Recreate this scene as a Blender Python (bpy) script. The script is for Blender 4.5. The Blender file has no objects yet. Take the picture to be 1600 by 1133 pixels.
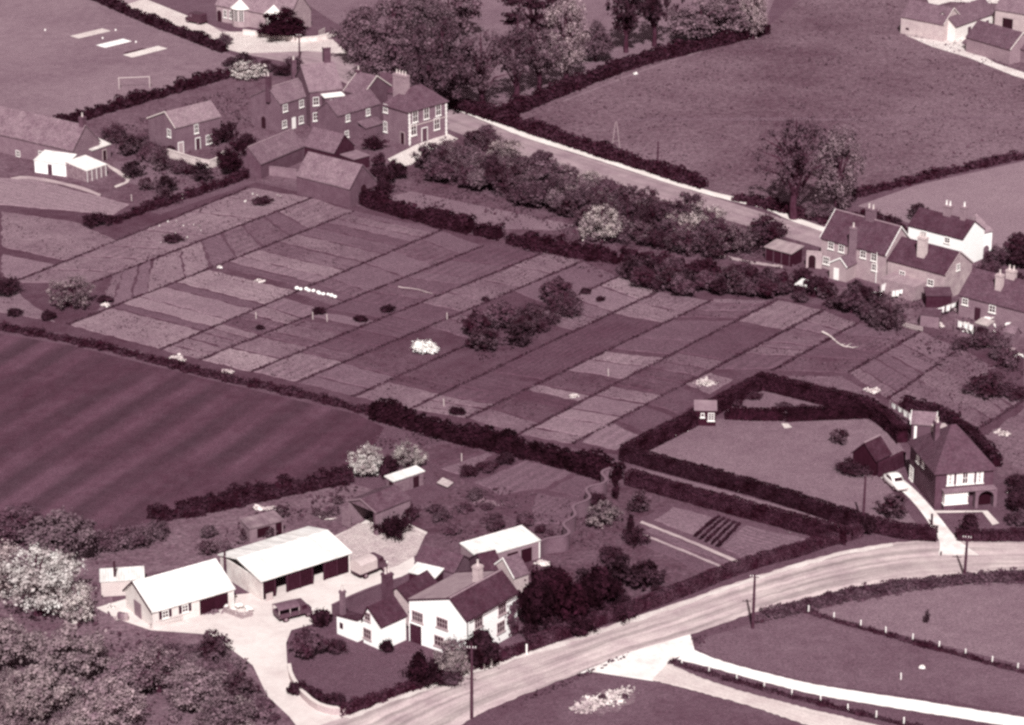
import bpy, math, random
import numpy as np
from mathutils import Vector, Matrix
random.seed(7); RNG = np.random.default_rng(7)
SC = bpy.context.scene
COL = SC.collection
# ------------------------------------------------------------------ camera, world, sun, exposure
F_PX, W_PX, H_PX = 4500.0, 1600.0, 1133.0
PITCH = math.radians(21.45)
CAM_H = 147.0
cam_d = bpy.data.cameras.new('camera'); cam = bpy.data.objects.new('camera', cam_d); COL.objects.link(cam)
cam.location = (0, 0, CAM_H); cam.rotation_euler = (math.pi / 2 - PITCH, 0, 0)
cam_d.sensor_fit = 'HORIZONTAL'; cam_d.sensor_width = 36.0; cam_d.lens = 36.0 * F_PX / W_PX
cam_d.clip_start = 1.0; cam_d.clip_end = 9000.0
SC.camera = cam
SUN_AZ = Vector((0.02, -1.0, 0)).normalized()      # horizontal direction towards the sun
SUN_EL = math.radians(43)
world = bpy.data.worlds.new('World'); SC.world = world; world.use_nodes = True
wn, wl = world.node_tree.nodes, world.node_tree.links
wn.clear()
sky = wn.new('ShaderNodeTexSky'); sky.sky_type = 'NISHITA'; sky.sun_disc = False
sky.sun_elevation = SUN_EL; sky.sun_rotation = math.atan2(SUN_AZ.x, SUN_AZ.y)
hs = wn.new('ShaderNodeHueSaturation'); hs.inputs['Saturation'].default_value = 0.0
tint = wn.new('ShaderNodeMix'); tint.data_type = 'RGBA'; tint.blend_type = 'MULTIPLY'; tint.inputs[0].default_value = 1.0
tint.inputs[7].default_value = (1.0, 0.82, 0.87, 1)
bg = wn.new('ShaderNodeBackground'); bg.inputs['Strength'].default_value = 0.066
wo = wn.new('ShaderNodeOutputWorld')
wl.new(sky.outputs[0], hs.inputs['Color']); wl.new(hs.outputs[0], tint.inputs[6])
wl.new(tint.outputs[2], bg.inputs['Color']); wl.new(bg.outputs[0], wo.inputs['Surface'])
sun_d = bpy.data.lights.new('sun', 'SUN'); sun_d.energy = 5.0; sun_d.angle = math.radians(0.6); sun_d.color = (1.0, 0.985, 0.975)
sun = bpy.data.objects.new('sun', sun_d); COL.objects.link(sun)
sdir = Vector((SUN_AZ.x * math.cos(SUN_EL), SUN_AZ.y * math.cos(SUN_EL), math.sin(SUN_EL)))
sun.rotation_euler = sdir.to_track_quat('Z', 'Y').to_euler(); sun.location = (60, 250, 200)
vs = SC.view_settings
vs.view_transform = 'Standard'; vs.look = 'None'; vs.gamma = 1.0; vs.use_curve_mapping = False; vs.exposure = 0.34
SC.cycles.max_bounces = 5; SC.cycles.diffuse_bounces = 3; SC.cycles.glossy_bounces = 2
SC.cycles.use_denoising = False; SC.cycles.pixel_filter_type = 'BLACKMAN_HARRIS'; SC.cycles.filter_width = 2.7

# ------------------------------------------------------------------ photo pixel -> place
CP, SP = math.cos(PITCH), math.sin(PITCH)
def ray(px, py):
    a, b = (px - W_PX / 2) / F_PX, (H_PX / 2 - py) / F_PX
    return Vector((a, CP + b * SP, -SP + b * CP))
CAM = Vector((0, 0, CAM_H))
def P(px, py, z=0.0):
    d = ray(px, py); t = (z - CAM_H) / d.z
    return CAM + d * t
def ppm(px, py):            # photo pixels per metre at a ground pixel, horizontally and vertically
    p = P(px, py); s = F_PX / (p.y * CP + CAM_H * SP)
    dep = math.atan2(CAM_H, p.y)
    return s, s * math.cos(dep)
def zoom(ox, oy, k): return lambda x, y: (ox + x / k, oy + y / k)
z1, z2, z3, z4 = zoom(0, 0, 3.54), zoom(380, 0, 3.54), zoom(760, 0, 3.541), zoom(1160, 0, 3.541)
z5, z6, z7, z8 = zoom(1180, 280, 3.776), zoom(1180, 560, 3.776), zoom(500, 680, 2.9825), zoom(140, 740, 3.54)
a1, a2, a3 = zoom(0, 280, 3.148), zoom(400, 280, 3.148), zoom(800, 280, 3.148)
a4, a5, a6, a7, a8 = zoom(500, 560, 3.2), zoom(900, 560, 3.2), zoom(0, 720, 2.744), zoom(380, 860, 3.077), zoom(900, 820, 2.2857)

# ------------------------------------------------------------------ materials (toned print: dark maroon to white)
TT = [(0, (28, 5, 13)), (20, (50, 14, 29)), (45, (74, 43, 57)), (70, (96, 70, 82)), (95, (118, 93, 104)), (130, (151, 128, 135)),
      (170, (189, 171, 170)), (205, (218, 206, 201)), (235, (242, 236, 231)), (255, (255, 253, 250))]
def s2l(c): c /= 255.0; return c / 12.92 if c <= 0.04045 else ((c + 0.055) / 1.055) ** 2.4
def tone(v):
    v = max(0, min(255, v))
    for (a, ca), (b, cb) in zip(TT, TT[1:]):
        if v <= b:
            t = (v - a) / (b - a); return tuple(0.86 * s2l(x + (y - x) * t) for x, y in zip(ca, cb)) + (1,)
MATS = {}
def _ramp(nt, fac, lo, hi, p0=0.3, p1=0.7):
    r = nt.nodes.new('ShaderNodeValToRGB'); e = r.color_ramp.elements
    e[0].position, e[0].color = p0, lo; e[1].position, e[1].color = p1, hi
    nt.links.new(fac, r.inputs[0]); return r.outputs[0]
def _noise(nt, vec, scale, detail=3, rough=0.6):
    n = nt.nodes.new('ShaderNodeTexNoise'); n.inputs['Scale'].default_value = scale
    n.inputs['Detail'].default_value = detail; n.inputs['Roughness'].default_value = rough
    nt.links.new(vec, n.inputs['Vector']); return n.outputs[0]
def _mix(nt, a, b, fac=0.5, mode='MIX'):
    m = nt.nodes.new('ShaderNodeMix'); m.data_type = 'RGBA'; m.blend_type = mode
    if isinstance(fac, (int, float)): m.inputs[0].default_value = fac
    else: nt.links.new(fac, m.inputs[0])
    for i, s in ((6, a), (7, b)):
        if isinstance(s, tuple): m.inputs[i].default_value = s
        else: nt.links.new(s, m.inputs[i])
    return m.outputs[2]
def _map(nt, vec, scale=(1, 1, 1), rotz=0):
    m = nt.nodes.new('ShaderNodeMapping'); m.inputs['Scale'].default_value = scale; m.inputs['Rotation'].default_value = (0, 0, rotz)
    nt.links.new(vec, m.inputs['Vector']); return m.outputs[0]
def gray(v): return (v, v, v, 1)
def newmat(key):
    m = bpy.data.materials.new(key); m.use_nodes = True; nt = m.node_tree
    b = nt.nodes['Principled BSDF']; b.inputs['Roughness'].default_value = 0.9; b.inputs['Specular IOR Level'].default_value = 0.15
    tc = nt.nodes.new('ShaderNodeTexCoord'); MATS[key] = m
    return m, nt, b, tc
def _bump(nt, b, h, strength=0.5, dist=0.05):
    n = nt.nodes.new('ShaderNodeBump'); n.inputs['Strength'].default_value = strength; n.inputs['Distance'].default_value = dist
    nt.links.new(h, n.inputs['Height']); nt.links.new(n.outputs[0], b.inputs['Normal'])
def ground(v, spread=14, big=0.06, mid=0.4, fine=3.0, stripe=None, bump=0.6, fc=.38):
    """grass / soil: three scales of mottling, optional drill or mowing bands (angle, period m, depth)"""
    key = f'ground_{v}_{spread}_{big}_{mid}_{stripe}_{fc}'
    if key in MATS: return MATS[key]
    m, nt, b, tc = newmat(key); o = tc.outputs['Object']
    c1 = _ramp(nt, _noise(nt, o, big, 6, .68), tone(v - spread), tone(v + spread), .36, .64)
    c2 = _ramp(nt, _noise(nt, o, mid, 4, .7), tone(v - spread), tone(v + spread))
    fn = _noise(nt, o, fine, 3, .75)
    c3 = _ramp(nt, fn, gray(1 - fc), gray(1 + fc), .28, .72)
    c = _mix(nt, c1, c2, .5)
    for ang, per, dep in (() if not stripe else (stripe if isinstance(stripe[0], tuple) else (stripe,))):
        w = nt.nodes.new('ShaderNodeTexWave'); w.inputs['Scale'].default_value = 0.314 / per * 1.0
        w.inputs['Distortion'].default_value = 2.6; w.inputs['Detail'].default_value = 3; w.inputs['Detail Scale'].default_value = .5
        nt.links.new(_map(nt, o, rotz=ang), w.inputs['Vector'])
        c = _mix(nt, c, _mix(nt, c, _ramp(nt, w.outputs[0], gray(1 - dep), gray(1 + dep), .1, .9), 1.0, 'MULTIPLY'), _ramp(nt, _noise(nt, o, .05 if per > 3 else .3, 3), gray(0.1), gray(1), .35, .6))
    c = _mix(nt, c, c3, 1.0, 'MULTIPLY')
    nt.links.new(c, b.inputs['Base Color']); _bump(nt, b, fn, bump, .25)
    return m
def foliage(v, spread=26):
    key = f'foliage_{v}_{spread}'
    if key in MATS: return MATS[key]
    m, nt, b, tc = newmat(key); o = tc.outputs['Object']
    c1 = _ramp(nt, _noise(nt, o, .55, 2), tone(v - spread), tone(v + spread * .6), .32, .68)
    c2 = _ramp(nt, _noise(nt, o, 2.2, 3, .75), gray(.62), gray(1.42), .3, .7)
    oi = nt.nodes.new('ShaderNodeObjectInfo')
    c3 = _ramp(nt, oi.outputs['Random'], gray(.8), gray(1.2), 0, 1)
    c = _mix(nt, _mix(nt, c1, c2, 1, 'MULTIPLY'), c3, 1, 'MULTIPLY')
    nt.links.new(c, b.inputs['Base Color']); b.inputs['Specular IOR Level'].default_value = .08
    tr = nt.nodes.new('ShaderNodeBsdfTranslucent'); mx = nt.nodes.new('ShaderNodeMixShader'); mx.inputs[0].default_value = .3
    nt.links.new(c, tr.inputs['Color']); nt.links.new(b.outputs[0], mx.inputs[1]); nt.links.new(tr.outputs[0], mx.inputs[2]); nt.links.new(mx.outputs[0], nt.nodes['Material Output'].inputs['Surface'])
    return m
def wallmat(v, brick=True, spread=12):
    key = f'wall_{v}_{brick}_{spread}'
    if key in MATS: return MATS[key]
    m, nt, b, tc = newmat(key); o = tc.outputs['Object']
    if brick and v < 180: v += 12
    n1 = _noise(nt, o, .7, 4, .7)
    c = _ramp(nt, n1, tone(v - spread), tone(v + spread * .7))
    n2 = _noise(nt, o, 7, 3, .7)
    c = _mix(nt, c, _ramp(nt, n2, gray(.8), gray(1.18), .3, .7), 1, 'MULTIPLY')
    if brick:
        br = nt.nodes.new('ShaderNodeTexBrick'); br.inputs['Scale'].default_value = 1
        br.inputs['Brick Width'].default_value = .24; br.inputs['Row Height'].default_value = .085; br.inputs['Mortar Size'].default_value = .012
        br.inputs['Color1'].default_value = gray(.8); br.inputs['Color2'].default_value = gray(1.1); br.inputs['Mortar'].default_value = gray(1.35)
        nt.links.new(tc.outputs['UV'], br.inputs['Vector'])
        c = _mix(nt, c, br.outputs[0], .8, 'MULTIPLY')
    nt.links.new(c, b.inputs['Base Color']); _bump(nt, b, n2, .3, .03)
    return m
def roofmat(v, kind='tile', spread=14):
    key = f'roof_{v}_{kind}_{spread}'
    if key in MATS: return MATS[key]
    m, nt, b, tc = newmat(key); o, uv = tc.outputs['Object'], tc.outputs['UV']
    if kind == 'tile': v += 10 if v > 78 else 3
    n1 = _noise(nt, o, .6, 5, .75)
    c = _ramp(nt, n1, tone(v - spread), tone(v + spread * .8), .34, .68)
    if kind == 'tile':
        br = nt.nodes.new('ShaderNodeTexBrick'); br.inputs['Scale'].default_value = 1
        br.inputs['Brick Width'].default_value = .3; br.inputs['Row Height'].default_value = .2; br.inputs['Mortar Size'].default_value = .02
        br.inputs['Color1'].default_value = gray(.72); br.inputs['Color2'].default_value = gray(1.25); br.inputs['Mortar'].default_value = gray(.55)
        nt.links.new(uv, br.inputs['Vector'])
        c = _mix(nt, c, br.outputs[0], .85, 'MULTIPLY'); hgt = br.outputs[0]
        n3 = _noise(nt, o, 2.3, 4, .8)
        c = _mix(nt, c, tone(min(255, v + 34)), _ramp(nt, n3, gray(0), gray(.55), .6, .75))
        _bump(nt, b, hgt, .6, .03)
    elif kind == 'sheet':
        w = nt.nodes.new('ShaderNodeTexWave'); w.inputs['Scale'].default_value = 1.05
        nt.links.new(uv, w.inputs['Vector'])
        c = _mix(nt, c, _ramp(nt, w.outputs[0], gray(.86), gray(1.08), 0, 1), 1, 'MULTIPLY')
        st = _noise(nt, _map(nt, uv, (1.2, .18, 1)), 1.0, 4, .7)
        c = _mix(nt, c, _ramp(nt, st, gray(.72), gray(1.05), .35, .58), 1, 'MULTIPLY')
        br = nt.nodes.new('ShaderNodeTexBrick'); br.inputs['Scale'].default_value = 1; br.inputs['Brick Width'].default_value = .9; br.inputs['Row Height'].default_value = 1.9; br.inputs['Mortar Size'].default_value = .02
        br.inputs['Color1'].default_value = gray(.9); br.inputs['Color2'].default_value = gray(1.02); br.inputs['Mortar'].default_value = gray(.7); nt.links.new(uv, br.inputs['Vector'])
        c = _mix(nt, c, br.outputs[0], .8, 'MULTIPLY')
        _bump(nt, b, w.outputs[0], .5, .04)
    nt.links.new(c, b.inputs['Base Color']); b.inputs['Roughness'].default_value = .8
    return m
def roadmat(v, spread=14, streak=0.22):
    key = f'road_{v}_{spread}_{streak}'
    if key in MATS: return MATS[key]
    m, nt, b, tc = newmat(key); uv, o = tc.outputs['UV'], tc.outputs['Object']
    c = _ramp(nt, _noise(nt, o, .25, 4, .65), tone(v - spread), tone(v + spread * .8))
    s = _noise(nt, _map(nt, uv, (9, .035, 1)), 1.0, 4, .6)
    c = _mix(nt, c, _ramp(nt, s, gray(1 - streak * 1.6), gray(1 + streak), .32, .62), 1, 'MULTIPLY')
    f = _noise(nt, o, 4, 3, .7)
    c = _mix(nt, c, _ramp(nt, f, gray(.86), gray(1.14), .3, .7), 1, 'MULTIPLY')
    nt.links.new(c, b.inputs['Base Color']); _bump(nt, b, f, .25, .03)
    return m
def plain(v, rough=.8, spec=.2, spread=6, scale=2.0):
    key = f'plain_{v}_{rough}_{spread}'
    if key in MATS: return MATS[key]
    m, nt, b, tc = newmat(key)
    c = _ramp(nt, _noise(nt, tc.outputs['Object'], scale, 4, .7), tone(v - spread), tone(v + spread))
    nt.links.new(c, b.inputs['Base Color']); b.inputs['Roughness'].default_value = rough; b.inputs['Specular IOR Level'].default_value = spec
    return m
def glass():
    if 'glass' in MATS: return MATS['glass']
    m, nt, b, tc = newmat('glass')
    c = _ramp(nt, _noise(nt, tc.outputs['Object'], 1.4, 1), tone(14), tone(48))
    nt.links.new(c, b.inputs['Base Color']); b.inputs['Roughness'].default_value = .12; b.inputs['Specular IOR Level'].default_value = .5
    return m
WHITE = plain(238, .6, .3, 8); WOODW = plain(205, .8, .1, 22); TIMBER = plain(70, .9, .1, 16); DARKW = plain(34, .9, .1, 10)
RUBBER = plain(18, .9, .1, 5); IRON = plain(30, .7, .3, 6); POT = plain(190, .8, .1, 20); TRUNK = plain(40, .95, .05, 14)
CONC = plain(200, .9, .1, 14); CURTAIN = plain(225, .9, .1, 22, 6.0)

# ------------------------------------------------------------------ mesh helpers
class MB:
    def __init__(s): s.v, s.f = [], []
    def add(s, vs, fs):
        o = len(s.v); s.v += [tuple(p) for p in vs]; s.f += [tuple(o + i for i in f) for f in fs]; return s
    def box(s, x0, x1, y0, y1, z0, z1):
        return s.add([(x0, y0, z0), (x1, y0, z0), (x1, y1, z0), (x0, y1, z0), (x0, y0, z1), (x1, y0, z1), (x1, y1, z1), (x0, y1, z1)],
                     [(0, 3, 2, 1), (4, 5, 6, 7), (0, 1, 5, 4), (1, 2, 6, 5), (2, 3, 7, 6), (3, 0, 4, 7)])
    def poly(s, pts): return s.add(pts, [tuple(range(len(pts)))])
    def slab(s, pts, t):                       # a flat polygon given thickness t below it
        a = [Vector(p) for p in pts]; n = (a[1] - a[0]).cross(a[2] - a[0]).normalized()
        if n.z < 0: a.reverse(); n = -n
        k = len(a); b = [p - n * t for p in a]
        return s.add(a + b, [tuple(range(k)), tuple(reversed(range(k, 2 * k)))] + [(i, i + k, (i + 1) % k + k, (i + 1) % k) for i in range(k)])
    def prism(s, pts, vec):                    # polygon swept along vec
        a = [Vector(p) for p in pts]; k = len(a); b = [p + Vector(vec) for p in a]
        n = (a[1] - a[0]).cross(a[2] - a[0])
        if n.dot(Vector(vec)) > 0: a, b = b, a
        a2 = a; b2 = b
        return s.add(a2 + b2, [tuple(range(k)), tuple(reversed(range(k, 2 * k)))] + [(i, i + k, (i + 1) % k + k, (i + 1) % k) for i in range(k)])
    def tube(s, pts, rad, n=6, cap=True):
        rings = []; pts = [Vector(p) for p in pts]
        for i, p in enumerate(pts):
            d = (pts[min(i + 1, len(pts) - 1)] - pts[max(i - 1, 0)]).normalized()
            u = d.cross(Vector((0, 0, 1)) if abs(d.z) < .95 else Vector((1, 0, 0))).normalized(); w = d.cross(u)
            rings.append([p + (u * math.cos(q) + w * math.sin(q)) * rad[i] for q in [2 * math.pi * j / n for j in range(n)]])
        o = []; [o.extend(r) for r in rings]
        fs = [(i * n + j, i * n + (j + 1) % n, (i + 1) * n + (j + 1) % n, (i + 1) * n + j) for i in range(len(pts) - 1) for j in range(n)]
        if cap: fs += [tuple(reversed(range(n))), tuple(range(len(o) - n, len(o)))]
        return s.add(o, fs)
    def build(s, name, mat, parent=None, smooth=False):
        me = bpy.data.meshes.new(name); me.from_pydata(s.v, [], s.f); me.update()
        uv = me.uv_layers.new(name='UVMap')
        for p in me.polygons:                  # metric planar UV in the plane of each face
            n = p.normal
            u = Vector((-n.y, n.x, 0)) if abs(n.z) < .999 else Vector((1, 0, 0))
            u.normalize(); w = n.cross(u)
            for li in p.loop_indices:
                c = me.vertices[me.loops[li].vertex_index].co; uv.data[li].uv = (c.dot(u), c.dot(w))
            if smooth: p.use_smooth = True
        me.materials.append(mat)
        return link(name, me, parent)
def link(name, me, parent=None):
    o = bpy.data.objects.new(name, me); COL.objects.link(o)
    if parent is not None: o.parent = parent
    return o
def tag(o, label, cat, group=None, kind=None):
    o['label'] = label; o['category'] = cat
    if group: o['group'] = group
    if kind: o['kind'] = kind
    return o
def empty(name, loc=(0, 0, 0), rz=0.0):
    o = bpy.data.objects.new(name, None); COL.objects.link(o); o.location = loc; o.rotation_euler = (0, 0, rz); o.empty_display_size = .5
    return o
def copy_tree(o, parent=None):
    c = o.copy(); COL.objects.link(c); c.parent = parent
    for ch in list(o.children): copy_tree(ch, c)
    return c
def quads(name, V, mat, parent=None):          # (n,4,3) array -> one mesh
    n = len(V); me = bpy.data.meshes.new(name)
    me.vertices.add(4 * n); me.loops.add(4 * n); me.polygons.add(n)
    me.vertices.foreach_set('co', V.reshape(-1).astype(np.float32))
    me.loops.foreach_set('vertex_index', np.arange(4 * n, dtype=np.int32))
    me.polygons.foreach_set('loop_start', np.arange(0, 4 * n, 4, dtype=np.int32))
    me.polygons.foreach_set('loop_total', np.full(n, 4, dtype=np.int32))
    me.update(); me.validate(); me.materials.append(mat)
    return me
def leaf_quads(C, N, size, rng):
    n = len(C); N = N / (np.linalg.norm(N, axis=1, keepdims=True) + 1e-9)
    R = rng.normal(size=(n, 3)); U = np.cross(N, R); U /= (np.linalg.norm(U, axis=1, keepdims=True) + 1e-9); W = np.cross(N, U)
    s = (size * np.clip(rng.lognormal(-.12, .42, n), .35, 2.2))[:, None] / 2; k = rng.uniform(.55, 1.0, n)[:, None]
    return np.stack([C - U * s - W * s * k * .4, C + U * s * .3 - W * s * k, C + U * s + W * s * k * .4, C - U * s * .3 + W * s * k], 1)
def px_poly(pts, z=0.0): return [P(x, y, z) for x, y in pts]
def patch(name, pts, z, mat, label=None, cat=None, parent=None):
    o = MB().poly([(p.x, p.y, z) for p in px_poly(pts)]).build(name, mat, parent)
    if o.data.polygons[0].normal.z < 0: o.data.flip_normals()
    if parent is None: tag(o, label, cat, kind='structure')
    return o
def resample(pts, n):
    d = [0]
    for a, b in zip(pts, pts[1:]): d.append(d[-1] + (b - a).length)
    out, j = [], 0
    for i in range(n):
        t = d[-1] * i / (n - 1)
        while j < len(d) - 2 and d[j + 1] < t: j += 1
        q = (t - d[j]) / max(1e-9, d[j + 1] - d[j]); out.append(pts[j].lerp(pts[j + 1], q))
    return out
def smooth_pts(pts, it=2):
    for _ in range(it):
        q = [pts[0]]
        for a, b in zip(pts, pts[1:]): q += [a.lerp(b, .25), a.lerp(b, .75)]
        pts = q + [pts[-1]]
    return pts
def ribbon(name, ea, eb, z, mat, label=None, cat=None, n=40, thick=0, ragged=0.0, parent=None):
    A = resample(smooth_pts(px_poly(ea)), n); B = resample(smooth_pts(px_poly(eb)), n)
    K = 7; V, Fc, UV = [], [], []; L = 0
    for i in range(n):
        if i: L += ((A[i] + B[i]) / 2 - (A[i - 1] + B[i - 1]) / 2).length
        a, b = A[i].copy(), B[i].copy(); d = (b - a).normalized()
        a += d * random.uniform(-1, 1) * ragged; b += d * random.uniform(-1, 1) * ragged
        for k in range(K):
            p = a.lerp(b, k / (K - 1)); V.append((p.x, p.y, z)); UV.append((k / (K - 1), L))
    for i in range(n - 1):
        for k in range(K - 1): Fc.append((i * K + k, i * K + k + 1, (i + 1) * K + k + 1, (i + 1) * K + k))
    me = bpy.data.meshes.new(name); me.from_pydata(V, [], Fc); me.update()
    if me.polygons[0].normal.z < 0: me.flip_normals()
    uv = me.uv_layers.new(name='UVMap')
    for l in me.loops: uv.data[l.index].uv = UV[l.vertex_index]
    me.materials.append(mat); o = link(name, me, parent)
    if parent is None: tag(o, label, cat, kind='structure')
    return o
# ------------------------------------------------------------------ the ground
ang_strip = math.radians(0)
def plan_angle(p, q): a, b = P(*p), P(*q); return math.atan2(b.y - a.y, b.x - a.x)
STRIP = plan_angle((345, 415), (570, 320))
g = MB().poly([(-4000, -600, 0), (4000, -600, 0), (4000, 7000, 0), (-4000, 7000, 0)]).build('ground', ground(72, 14, .03))
tag(g, 'rough dark grass land around the village fields', 'ground', kind='structure')
patch('cricket_field', [(-300, -120), (80, -60), (150, -2), (345, 78), (395, 100), (330, 122), (180, 168), (95, 195), (-20, 215), (-300, 260)], .02,
      ground(104, 18, .035, .5), 'mown cricket field with three light pitches beside the lane', 'field')
patch('pasture', [(790, 182), (880, 140), (1000, 92), (1190, 50), (1260, -10), (1420, -80), (1900, -80), (1900, 190), (1600, 236), (1430, 276), (1340, 300), (1290, 345), (1060, 284), (930, 246)], .02,
      ground(77, 32, .03, .8, 1.7, None, .8, .5), 'large rough pasture with big trees beside the upper lane', 'field')
patch('upper_field', [(1340, 322), (1430, 290), (1600, 252), (1900, 205), (1900, 460), (1600, 400), (1500, 375)], .025,
      ground(114, 9, .05, .5), 'pale smooth field behind the white cottage', 'field')
patch('park_grass', [(500, -100), (1250, -100), (1190, 48), (1000, 88), (880, 134), (780, 176), (700, 150), (560, 60), (470, 0)], .015,
      ground(96, 15, .06, .5), 'park grass under the tall trees beyond the lane', 'grass')
patch('striped_field', [(-400, 430), (0, 522), (110, 540), (345, 598), (560, 648), (600, 668), (560, 742), (430, 775), (240, 815), (0, 860), (-700, 1000), (-900, 700), (-800, 420)], .02,
      ground(53, 13, .025, .45, 3.0, ((-(plan_angle((60, 690), (330, 520))) + math.pi / 2, 6.6, .27), (-(plan_angle((60, 690), (330, 505))) + math.pi / 2, 2.1, .06))), 'dark arable field with long rolled stripes', 'field')
patch('orchard_floor', [(560, 300), (640, 250), (730, 205), (900, 268), (1080, 322), (1290, 388), (1270, 470), (1150, 462), (1000, 452), (960, 408), (800, 385), (700, 350)], .012,
      ground(64, 26, .12, .8, 2.0, None, .6, .5), 'rough shaded grass under the orchard trees', 'grass')
patch('orchard_clearing', [a2(640, 90), a2(760, 60), a2(1050, 120), a2(1440, 200), (900, 352), (870, 360), a2(1200, 245), a2(900, 180), a2(700, 120)], .02,
      ground(98, 12, .1, .6), 'open grass strip between dark hedge and orchard', 'grass')
patch('farm_lawn', [(452, 1050), (460, 1000), (520, 990), (610, 1020), (660, 1022), (720, 1040), (640, 1072), (545, 1106), (500, 1095)], .02,
      ground(70, 7, .1, .8), 'dark mown lawn in front of the white farmhouse', 'lawn')
patch('house_lawn', [(985, 705), (1090, 655), (1150, 655), (1345, 650), (1400, 680), (1420, 720), (1385, 755), (1440, 830), (1350, 815), (1150, 752)], .02,
      ground(98, 15, .07, .6), 'smooth garden lawn beside the brick house', 'lawn')
patch('hedge_triangle', [(1100, 640), (1188, 600), (1330, 632), (1345, 640), (1225, 648)], .021, ground(86, 18, .1, .7), 'small triangle of rough garden between clipped hedges', 'garden')
patch('meadow', [(1262, 955), (1340, 932), (1430, 916), (1600, 903), (1900, 890), (1900, 1110), (1600, 1040), (1440, 1000)], .02,
      ground(98, 16, .05, .6), 'smooth paddock beyond the row of white posts', 'field')
patch('lower_paddock', [a8(430, 440), a8(470, 400), a8(640, 350), a8(760, 300), a8(1000, 370), a8(1600, 535), (1900, 1140), (1900, 1290), (1600, 1115), (1440, 1090), (1280, 1070), (1120, 1030)], .021,
      ground(80, 18, .04, .5), 'grass paddock between the posts and white path', 'field')
patch('bottom_verge', [a8(0, 545), a8(120, 530), a8(280, 560), a8(640, 660), a8(830, 730), (1500, 1300), (600, 1300), (740, 1150), (800, 1110)], .02,
      ground(76, 18, .06, .6), 'grass plot below the road junction', 'grass')
patch('rubble_ground', [a8(10, 625), a8(40, 600), a8(70, 612), a8(100, 588), a8(135, 596), a8(165, 580), a8(200, 598), a8(215, 612), a8(205, 640), a8(165, 650), a8(150, 672), a8(110, 668), a8(90, 690), a8(60, 668), a8(35, 660)], .03, ground(96, 30, .5, 1.6), 'pale patch of rubble on the grass below the junction', 'rubble')
patch('scrub_ground', [(-400, 900), (0, 860), (150, 860), (300, 790), (440, 775), (545, 755), (640, 780), (530, 840), (340, 880), (170, 905), (180, 960), (330, 990), (400, 1050), (460, 1133), (520, 1300), (-400, 1300)], .011,
      ground(84, 26, .12, .8, 2.0, None, .6, .5), 'rough scrubby ground around the farm sheds', 'grass')
patch('farm_garden', [(650, 700), (730, 690), (960, 740), (985, 745), (1330, 838), (1140, 890), (830, 1005), (640, 880), (600, 830), (700, 770)], .011,
      ground(62, 26, .12, .8, 2.0, None, .6, .5), 'overgrown farm garden behind the farmhouse', 'garden')
patch('cottage_gardens', [(1270, 440), (1600, 500), (1900, 560), (1900, 900), (1640, 840), (1560, 740), (1500, 660), (1440, 640), (1400, 560)], .011,
      ground(80, 26, .12, .8, 2.0, None, .6, .5), 'rough gardens around the brick cottages', 'garden')
patch('village_gardens', [(-300, 290), (0, 210), (200, 165), (400, 110), (560, 110), (700, 160), (720, 205), (640, 255), (560, 310), (440, 290), (380, 280), (200, 340), (0, 290)], .011,
      ground(72, 26, .12, .8, 2.0, None, .6, .5), 'rough gardens around the village houses', 'garden')

patch('village_lawn', [z1(620, 900), z1(830, 870), z1(1000, 940), z1(900, 1060), z1(700, 1010)], .02, ground(92, 12, .1, .6), 'small lawn behind the greenhouse path', 'lawn')
ribbon('garden_walk', [z1(590, 905), z1(660, 945), z1(745, 995), z1(640, 1040)], [z1(598, 925), z1(650, 962), z1(712, 1000), z1(630, 1030)], .03, roadmat(178, 14, .1), 'pale angled walk below the greenhouse', 'path', n=16, ragged=.1)
ribbon('house_walk', [z1(0, 1010), z1(110, 965), z1(300, 995), z1(480, 1040), z1(560, 1075)], [z1(0, 1022), z1(110, 982), z1(300, 1012), z1(470, 1056), z1(550, 1088)], .03, roadmat(150, 16, .1), 'pale walk below the white outhouse', 'path', n=16, ragged=.12)
ribbon('orchard_walk', [a3(790, 325), a3(960, 355), a3(1150, 400), a3(1330, 425)], [a3(790, 338), a3(960, 368), a3(1150, 412), a3(1330, 438)], .03, roadmat(150, 20, .1), 'thin pale walk through the cottage orchard', 'path', n=20, ragged=.15)
# yard and drives
YARD = ground(200, 18, .12, .35, 1.2, None, .1, .07)
patch('farm_yard', [(150, 950), (185, 968), (235, 985), (330, 992), (395, 1040), (418, 1088), (452, 1120), (475, 1150), (560, 1150), (530, 1118), (500, 1108), (470, 1075), (449, 1045), (447, 1005), (455, 985), (500, 972), (545, 950), (620, 905), (650, 890), (645, 862), (668, 832), (630, 815), (580, 808), (560, 820), (522, 838), (545, 880), (470, 905), (410, 925), (365, 930), (330, 925), (200, 935)], .03,
      YARD, 'pale trodden gravel farm yard and drive', 'yard')
patch('barn_apron', [(560, 818), (640, 822), (665, 835), (650, 868), (620, 885), (560, 900), (545, 878), (520, 842)], .034, ground(168, 20, .15, .6), 'greyer trodden ground outside the cart shed', 'yard')
ribbon('main_road', [(60, 1330), (250, 1240), (430, 1165), (536, 1120), (627, 1084), (705, 1055), (770, 1035), (900, 996), (1075, 936), (1206, 892), (1316, 861), (1394, 848), (1460, 845), (1600, 847), (1760, 856), (2000, 880), (2400, 950)],
       [(300, 1370), (480, 1270), (640, 1190), (734, 1122), (783, 1100), (900, 1054), (987, 1017), (1079, 993), (1162, 962), (1250, 938), (1337, 918), (1425, 905), (1508, 899), (1600, 894), (1760, 896), (2000, 912), (2400, 985)], .04,
       roadmat(164, 18, .24), 'wide pale main road curving past the farmhouse', 'road', n=200, ragged=.16)
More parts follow.
